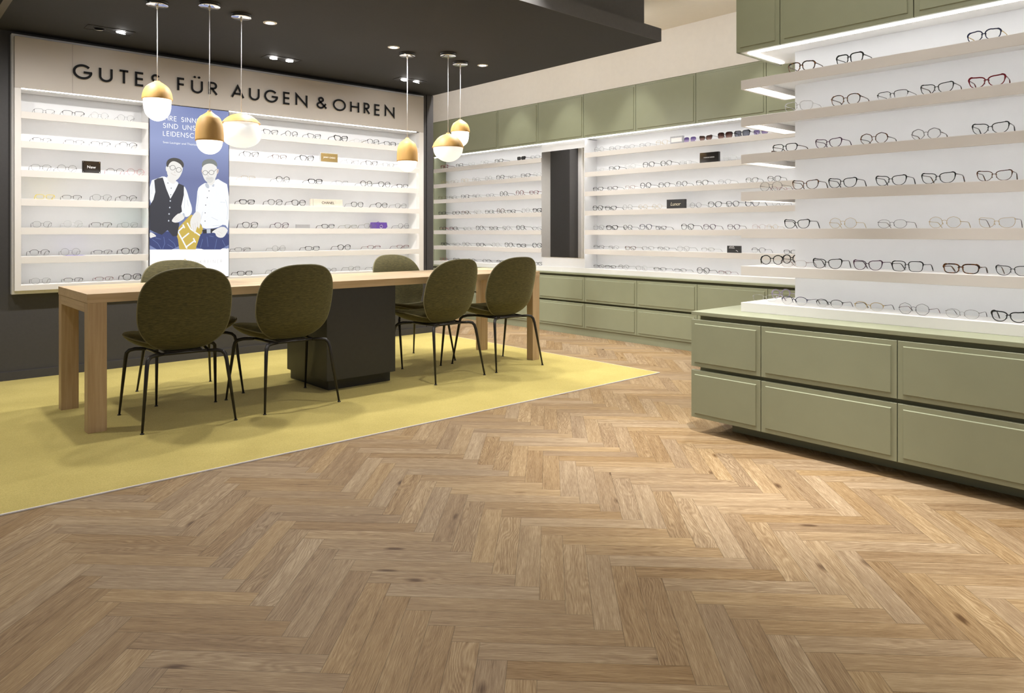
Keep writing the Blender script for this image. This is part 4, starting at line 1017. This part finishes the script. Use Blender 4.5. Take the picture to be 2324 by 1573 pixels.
LR = [
 [(370, 490, 'cateye', D, 'black', 'clear', 'silver'), (555, 657, 'round', D, 'black'), (745, 855, 'cateye', D, 'black'), (970, 1085, 'cateye', K, 'black'), (1140, 1240, 'rect', T, 'crystal', 'clear', 'gold'), (1253, 1348, 'panto', D, 'black'), (1395, 1492, 'rect', D, 'black'), (1535, 1625, 'cateye', D, 'black')],
 [(200, 325, 'cateye', D, 'black'), (445, 562, 'rect', D, 'brown'), (680, 795, 'cateye', K, 'black'), (1075, 1178, 'cateye', T, 'black'), (1240, 1335, 'cateye', D, 'black', 'clear', 'brown'), (1385, 1477, 'rect', T, 'black', 'clear', 'gold'), (1520, 1610, 'panto', T, 'black')],
 [(180, 298, 'square', T, 'gold'), (475, 592, 'hexagonal', D, 'black'), (750, 868, 'rect', K, 'black'), (985, 1085, 'cateye', T, 'black'), (1195, 1288, 'round', D, 'black'), (1345, 1447, 'panto', D, 'black'), (1505, 1595, 'rect', D, 'black', 'clear', 'brown')],
 [(165, 292, 'rect', K, 'black'), (408, 527, 'panto', D, 'black'), (608, 727, 'panto', D, 'black'), (1115, 1217, 'panto', D, 'black', 'clear', 'silver'), (1325, 1420, 'panto', D, 'black'), (1490, 1582, 'panto', T, 'black')],
 [(190, 320, 'panto', D, 'black'), (465, 580, 'panto', D, 'purple'), (865, 970, 'rect', D, 'black'), (1060, 1162, 'rect', T, 'olive'), (1225, 1328, 'panto', T, 'olive'), (1510, 1607, 'round', T, 'dark grey')],
 [(125, 257, 'rect', H, 'dark grey'), (440, 557, 'round', T, 'grey'), (725, 843, 'rect', D, 'black'), (1000, 1108, 'panto', D, 'black'), (1255, 1363, 'rect', H, 'dark red'), (1495, 1613, 'rect', H, 'dark red')],
 [(145, 274, 'rect', D, 'black'), (435, 555, 'panto', T, 'black'), (905, 980, 'panto', T, 'black'), (1090, 1190, 'panto', T, 'grey'), (1290, 1390, 'rect', T, 'black')]]
for i, it in enumerate(LB): row(it, i, 'y', YF, 0, 3.025, (SH + [.70])[i], 0, ('bay left of poster', 'glasses on the %s shelf of the left bay'), 0, .045)
for i, it in enumerate(LR): row(it, i, 'y', YF, 500, 3.746, (SH + [.70])[i], 0, ('bay right of poster', 'glasses on the %s shelf right of the poster'), 0, .045)
FL = [
 [(143, 200, 'rect', K, 'dark red'), (262, 325, 'rect', D, 'black'), (368, 415, 'panto', T, 'crystal'), (470, 525, 'panto', T, 'grey'), (578, 650, 'rect', D, 'black'), (762, 830, 'rect', K, 'black', 'shutter'), (865, 950, 'rect', T, 'dark grey')],
 [(138, 195, 'round', T, 'gold'), (225, 283, 'rect', T, 'blush crystal'), (305, 365, 'panto', T, 'gold'), (398, 455, 'panto', T, 'grey'), (500, 560, 'round', T, 'grey'), (597, 655, 'panto', D, 'black'), (690, 750, 'rect', T, 'dark grey'), (795, 865, 'rect', D, 'black'), (897, 955, 'round', T, 'crystal')],
 [(122, 183, 'rect', D, 'olive'), (210, 270, 'rect', T, 'dark grey'), (308, 370, 'rect', D, 'black'), (398, 460, 'oval', T, 'dark grey'), (505, 575, 'rect', T, 'dark blue'), (618, 688, 'round', D, 'black'), (747, 820, 'round', D, 'dark red'), (860, 935, 'rect', D, 'dark red')],
 [(127, 180, 'rect', D, 'black'), (237, 295, 'rect', D, 'black'), (310, 370, 'rect', D, 'tortoiseshell'), (408, 470, 'panto', T, 'silver'), (500, 570, 'rect', D, 'black'), (597, 660, 'round', D, 'tortoiseshell'), (685, 745, 'rect', D, 'black'), (800, 865, 'panto', T, 'grey'), (890, 960, 'rect', K, 'black')],
 [(133, 185, 'rect', D, 'black', 'clear', 'red'), (215, 275, 'rect', D, 'black'), (328, 385, 'rect', T, 'grey'), (425, 490, 'panto', D, 'black'), (538, 600, 'rect', D, 'black'), (643, 705, 'panto', T, 'dark grey'), (752, 825, 'panto', D, 'black'), (890, 960, 'rect', T, 'black')],
 [(145, 195, 'rect', D, 'black'), (238, 295, 'rect', T, 'grey'), (315, 375, 'panto', T, 'dark grey'), (428, 495, 'rect', D, 'dark grey'), (558, 620, 'panto', T, 'silver'), (662, 725, 'panto', D, 'black'), (762, 830, 'rect', D, 'black'), (888, 960, 'panto', D, 'black')],
 [(137, 190, 'rect', T, 'red', 'clear', 'black'), (240, 300, 'rect', H, 'black'), (360, 420, 'rect', H, 'black'), (480, 550, 'rect', H, 'black'), (595, 660, 'rect', H, 'black'), (900, 965, 'rect', D, 'black')]]
FR_ = [
 [(157, 232, 'round', T, 'grey'), (270, 350, 'oval', T, 'dark grey', 'clear', 'dark red'), (380, 455, 'oval', T, 'dark grey'), (495, 575, 'oval', T, 'dark grey'), (610, 710, 'panto', T, 'gold'), (826, 915, 'oversized', T, 'silver', 'purple'), (940, 1035, 'cateye', D, 'black', 'brown'), (1077, 1185, 'oversized', D, 'black', 'brown'), (1200, 1315, 'square', K, 'black', 'grey'), (1345, 1450, 'cateye', T, 'black', 'purple')],
 [(168, 230, 'rect', T, 'crystal'), (268, 345, 'rect', D, 'black'), (385, 465, 'panto', T, 'crystal'), (520, 605, 'panto', D, 'black'), (650, 735, 'panto', D, 'black'), (795, 880, 'rect', T, 'grey'), (1120, 1215, 'aviator', T, 'silver'), (1280, 1370, 'oval', T, 'silver')],
 [(150, 222, 'rect', D, 'black'), (258, 330, 'rect', D, 'black'), (388, 460, 'rect', D, 'blush crystal'), (500, 580, 'round', D, 'black'), (640, 718, 'panto', D, 'black'), (772, 848, 'round', D, 'black'), (918, 1003, 'panto', D, 'black'), (1080, 1175, 'oval', T, 'dark grey'), (1288, 1375, 'panto', D, 'black'), (1448, 1545, 'panto', D, 'black')],
 [(148, 220, 'panto', D, 'black'), (242, 320, 'rect', D, 'black'), (370, 442, 'round', T, 'grey'), (487, 555, 'round', T, 'gold'), (590, 660, 'round', T, 'gold'), (870, 955, 'hexagonal', T, 'dark grey'), (1007, 1103, 'panto', D, 'black'), (1138, 1235, 'panto', D, 'dark grey'), (1280, 1385, 'panto', D, 'dark blue'), (1480, 1575, 'panto', T, 'dark grey')],
 [(155, 228, 'panto', T, 'dark grey'), (250, 330, 'rect', K, 'black'), (375, 440, 'round', D, 'black'), (497, 585, 'panto', D, 'dark blue'), (615, 693, 'rect', D, 'black'), (803, 900, 'panto', D, 'black'), (970, 1060, 'panto', D, 'purple'), (1150, 1240, 'panto', D, 'purple'), (1335, 1430, 'panto', T, 'pink'), (1440, 1525, 'round', T, 'gold')],
 [(152, 232, 'rect', H, 'dark grey'), (265, 340, 'rect', H, 'grey'), (388, 465, 'rect', D, 'brown'), (515, 600, 'rect', H, 'grey'), (630, 715, 'rect', H, 'dark grey'), (777, 865, 'panto', T, 'grey'), (955, 1050, 'rect', H, 'silver'), (1330, 1430, 'panto', H, 'dark grey'), (1575, 1660, 'rect', D, 'dark grey')],
 [(155, 230, 'rect', H, 'black'), (240, 315, 'rect', H, 'black'), (340, 415, 'panto', H, 'grey'), (470, 550, 'panto', T, 'crystal'), (603, 690, 'rect', H, 'black'), (755, 840, 'rect', H, 'dark grey'), (920, 1018, 'round', D, 'dark grey'), (1083, 1175, 'rect', H, 'dark red')]]
for i, it in enumerate(FL): row(it, i, 'x', SX, 960, 3.575, (FS + [.703])[i], 0, ('left of far mirror', 'glasses on the %s shelf left of the mirror'), R(-90), .045)
for i, it in enumerate(FR_): row(it, i, 'x', SX, 1300, 3.277, (FS + [.703])[i], 0, ('right of far mirror', 'glasses on the %s shelf right of the mirror'), R(-90), .045)
IR = [
 [(450, 660, 'aviator', K, 'tortoiseshell'), (828, 1045, 'square', K, 'black'), (1870, 2140, 'aviator', K, 'dark blue', 'clear', 'gold')],
 [(425, 640, 'aviator', D, 'crystal'), (792, 1020, 'panto', D, 'tortoiseshell', 'clear', 'brown'), (1155, 1400, 'rect', H, 'black'), (1500, 1760, 'cateye', D, 'black', 'clear', 'tortoiseshell'), (1885, 2170, 'cateye', K, 'dark red')],
 [(325, 520, 'rect', D, 'black', 'clear', 'brown'), (665, 872, 'cateye', D, 'purple'), (1022, 1240, 'hexagonal', D, 'brown', 'clear', 'dark grey'), (1430, 1660, 'hexagonal', D, 'grey', 'clear', 'brown'), (1912, 2200, 'cateye', D, 'black')],
 [(225, 400, 'hexagonal', T, 'dark grey'), (485, 685, 'cateye', D, 'tortoiseshell'), (770, 990, 'cateye', D, 'black'), (1145, 1385, 'cateye', D, 'black'), (1507, 1775, 'cateye', D, 'black', 'clear', 'tortoiseshell'), (1950, 2225, 'cateye', D, 'brown')],
 [(420, 615, 'cateye', D, 'black'), (778, 990, 'hexagonal', T, 'gold'), (1160, 1390, 'oval', T, 'dark grey', 'clear', 'brown'), (1565, 1820, 'hexagonal', T, 'gold'), (1965, 2250, 'cateye', T, 'gold', 'clear', 'tortoiseshell')],
 [(400, 590, 'rect', T, 'blush crystal', 'clear', 'dark red'), (650, 870, 'cateye', D, 'black'), (965, 1195, 'cateye', D, 'purple'), (1270, 1520, 'square', D, 'black'), (1680, 1965, 'rect', K, 'tortoiseshell'), (2100, 2370, 'cateye', D, 'black', 'clear', 'tortoiseshell')],
 [(395, 600, 'oval', H, 'dark blue'), (672, 880, 'oval', H, 'black', 'clear', 'black'), (975, 1205, 'oval', H, 'gold', 'clear', 'black'), (1325, 1570, 'hexagonal', T, 'dark grey', 'clear', 'dark red'), (1700, 1965, 'oval', T, 'silver', 'clear', 'black'), (2065, 2340, 'cateye', K, 'black')]]
for i, it in enumerate(IR): row(it, i, 'x', XS, 1660, 3.5, (FS + [.7034])[i], 0, ('right island', 'glasses on the %s shelf of the right island'), R(-90), .040 if i < 6 else .055)
# pairs standing at the back and on the end of the island shelves
def one(X, px, z, sty, tk, col, lab, rz=-90, lens='clear', tm=None):
    p = at_x(px, 500, X); glasses((p.x, p.y, z + .0004), R(rz), sty, tk, col, lab, None, lens, tm)
one(3.93, 1712, FS[0], 'rect', K, 'brown', 'brown glasses seen low at the far left corner of the topmost island shelf', 178)
one(3.93, 1766, FS[2], 'rect', K, 'tortoiseshell', 'tortoiseshell glasses behind the first pair on the third island shelf', 172)
one(3.95, 1767, FS[3], 'panto', T, 'pink', 'pink rounded glasses behind the thin grey hexagonal pair on the island', 160)
one(3.80, 1752, FS[5], 'round', K, 'black', 'thick black round glasses at the left back of the sixth island shelf', -60)
one(4.0, 1797, FS[5], 'round', K, 'black', 'black round glasses half hidden behind the island centre panel, sixth shelf', 150)
one(3.72, 1736, .7034, 'rect', T, 'crystal', 'clear crystal glasses at the left back corner of the island bottom step', -62)
one(3.93, 1772, .7034, 'round', K, 'lavender crystal', 'lavender crystal glasses behind the others on the island bottom step', 150)

# ================================================================== SMALL SIGNS AND CASES ON THE SHELVES
def ysign(name, px0, px1, py0, zs, thick, m, label, cat='sign', Y=None):
    """block facing -Y on the left display wall; px0/px1 edges, py0 top edge in the picture, standing on shelf height zs"""
    Y = Y or YF + .03
    a = at_y(px0, 500, Y); b = at_y(px1, 500, Y); tz = at_y((px0 + px1) / 2, py0, Y).z
    t = empty(name, ((a.x + b.x) / 2, Y, zs), 0, label, cat)
    wbuild(MB().box(a.x, b.x, Y, Y + thick, zs + .0003, tz, .0012), 'block', m, t)
    return t, a.x, b.x, tz
def xsign(name, px0, px1, py0, zs, thick, m, label, cat='sign', X=None):
    X = X or SX + .03
    a = at_x(px0, 500, X); b = at_x(px1, 500, X); tz = at_x((px0 + px1) / 2, py0, X).z
    t = empty(name, (X, (a.y + b.y) / 2, zs), 0, label, cat)
    wbuild(MB().box(X, X + thick, b.y, a.y, zs + .0003, tz, .0012), 'block', m, t)
    return t, a.y, b.y, tz
GD = mat('gold_plaque', (.46, .33, .13), .25, metal=.7, var=.06, scale=12); CRM = mat('cream_block', (.66, .60, .50), .4)
SLV = mat('satin_silver', (.52, .52, .53), .3, metal=.6, var=.03); GLB = mat('gloss_black', (.012, .011, .011), .08)
CLR = mat_crystal('clear_acrylic', (.75, .75, .74)); PUR = mat('purple_leather', (.105, .050, .27), .45, var=.08, scale=60, bump=.2); WTX = mat('white_print', (.85, .85, .85), .5)
t, a, b, z = ysign('brand_plaque', 186.3, 228.3, 366, SH[2], .006, GLB, 'glossy black plaque reading New between glasses on the left bay')
font_text('lettering', 'New', .030, WTX, t, Matrix.Translation((0, -.0007, (z - SH[2]) * .5)) @ FACE_Y)
mb = MB()
for q in (a + .007, b - .007):
    for zz in (SH[2] + .009, z - .008): mb.prism([(.0026 * math.cos(k * math.pi / 4), .0026 * math.sin(k * math.pi / 4)) for k in range(8)], lambda u, v, s: (q + u, YF + .03 - .0016 + s * .0015, zz + v))
wbuild(mb, 'screw', M['chrome'], t)
t, a, b, z = ysign('brand_plaque', 727, 767, 347.3, SH[1], .020, CLR, 'clear acrylic block with gold brand plate on the second shelf')
wbuild(MB().box(a + .006, b - .006, YF + .026, YF + .0298, SH[1] + .007, z - .006, .0016), 'gold_plate', GD, t)
font_text('lettering', 'JIMMY CHOO', .0205, WTX, t, Matrix.Translation((0, -.0048, (z - SH[1]) * .5)) @ FACE_Y)
t, a, b, z = ysign('brand_plaque', 706, 777.5, 452.5, SH[3], .030, CRM, 'cream brand block with black capitals on the fourth shelf')
font_text('lettering', 'CHANEL', .034, M['sign_black'], t, Matrix.Translation((.01, -.0007, (z - SH[3]) * .5)) @ FACE_Y, .0004)
wbuild(MB().box(a + .018, a + .0195, YF + .0294, YF + .0303, SH[3] + .001, z - .001), 'joint_line', M['sign_black'], t)
t, a, b, z = ysign('brand_plaque', 672.5, 703.5, 509.5, SH[4], .02, SLV, 'small plain satin silver block on the fifth shelf right of the poster')
# purple glasses case with strap and ring
p0 = at_y(842, 500, YF + .09); p1 = at_y(878, 500, YF + .09)
t = empty('glasses_case', ((p0.x + p1.x) / 2, YF + .09, SH[4]), 0, 'purple leather glasses case with strap and silver ring, fifth shelf', 'case')
hw = (p1.x - p0.x) / 2; ch = .062
mb = MB(); mb.prism([(-hw * .93, 0), (hw * .80, 0), (hw, .02), (hw * .9, ch), (-hw * .9, ch), (-hw, ch * .5)], lambda u, v, s: (u, -.012 + s * .035, v + .0004)); mb.build('body', PUR, t)
MB().tube([(-.012, .02, ch), (-.006, 0, ch + .008), (.002, -.013, ch - .008), (.016, -.0145, ch * .52)], .0026, 8).build('strap', PUR, t)
MB().tube([(.016 + .015 * math.cos(k * math.pi / 12), -.0152, ch * .34 + .015 * math.sin(k * math.pi / 12)) for k in range(25)], .0021, 8, cap=False).build('ring', M['chrome'], t)
for x0, x1, zs, col, lab in ((205, 405, SH[3], (.78, .66, .12), 'yellow'), (795, 970, SH[4], (.12, .55, .50), 'turquoise'), (395, 580, SH[5], (.22, .18, .62), 'violet')):
    pa = at_y(x0 / 3.025, 500, YF + .05); pb = at_y(x1 / 3.025, 500, YF + .05)
    o = MB().box(pa.x + .05, pb.x, YF + .018, YF + .13, 0, .0003).build('colour_card', mat('card_' + lab, col, .5)); o.location = (0, 0, zs + .00001)
    tag(o, 'thin %s card lying under a pair of glasses in the left bay' % lab, 'card')
# far wall
t, a, b, z = xsign('brand_plaque', 1588, 1630.5, 345.5, FS[1], .03, GLB, 'glossy black brand block with silver script line, second far shelf')
font_text('lettering', 'PORSCHE DESIGN', .0135, WTX, t, Matrix.Translation((-.0007, 0, (z - FS[1]) * .5)) @ FACE_X, .0004)
t, a, b, z = xsign('brand_plaque', 1513, 1554, 452.5, FS[3], .03, M['cabblack'], 'matt black brand block with cream script, fourth far shelf')
o = font_text('lettering', 'Lunor', .046, mat('cream_print', (.7, .66, .5), .5), t, Matrix.Translation((-.0007, 0, (z - FS[3]) * .48)) @ FACE_X @ Matrix(((1, .25, 0, 0), (0, 1, 0, 0), (0, 0, 1, 0), (0, 0, 0, 1))), .0004)
t, a, b, z = xsign('brand_plaque', 1650, 1680.5, 558, FS[5], .02, M['cabblack'], 'small dark grey plaque with white print and curved mark, sixth far shelf')
font_text('lettering', 'JAGUAR\nEYEWEAR', .0125, WTX, t, Matrix.Translation((-.0007, .018, (z - FS[5]) * .78)) @ FACE_X, .0004)
wbuild(MB().tube([(SX + .0293, (a + b) / 2 - .022, FS[5] + .022), (SX + .0293, (a + b) / 2 - .032, FS[5] + .019), (SX + .0293, (a + b) / 2 - .042, FS[5] + .010)], .0014, 6), 'curved_mark', WTX, t)
def lattice_mat():
    m, nt, b = newmat('silver_lattice'); tc = N(nt, 'ShaderNodeTexCoord'); mp = N(nt, 'ShaderNodeMapping'); mp.inputs['Rotation'].default_value = (R(45), 0, 0)
    nt.links.new(tc.outputs['Object'], mp.inputs[0]); ck = N(nt, 'ShaderNodeTexChecker'); ck.inputs['Scale'].default_value = 210
    ck.inputs['Color1'].default_value = (.60, .60, .62, 1); ck.inputs['Color2'].default_value = (.16, .16, .17, 1)
    nt.links.new(mp.outputs[0], ck.inputs['Vector']); nt.links.new(ck.outputs[0], b.inputs['Base Color']); b.inputs['Roughness'].default_value = .3
    return m
t, a, b, z = xsign('brand_plaque', 1521, 1549.5, 309, FS[0], .025, lattice_mat(), 'silver lattice-patterned block with a white centre plate, top far shelf')
wbuild(MB().box(SX + .0285, SX + .0299, b + .012, a - .012, FS[0] + .016, z - .016), 'centre_plate', M['white'], t)
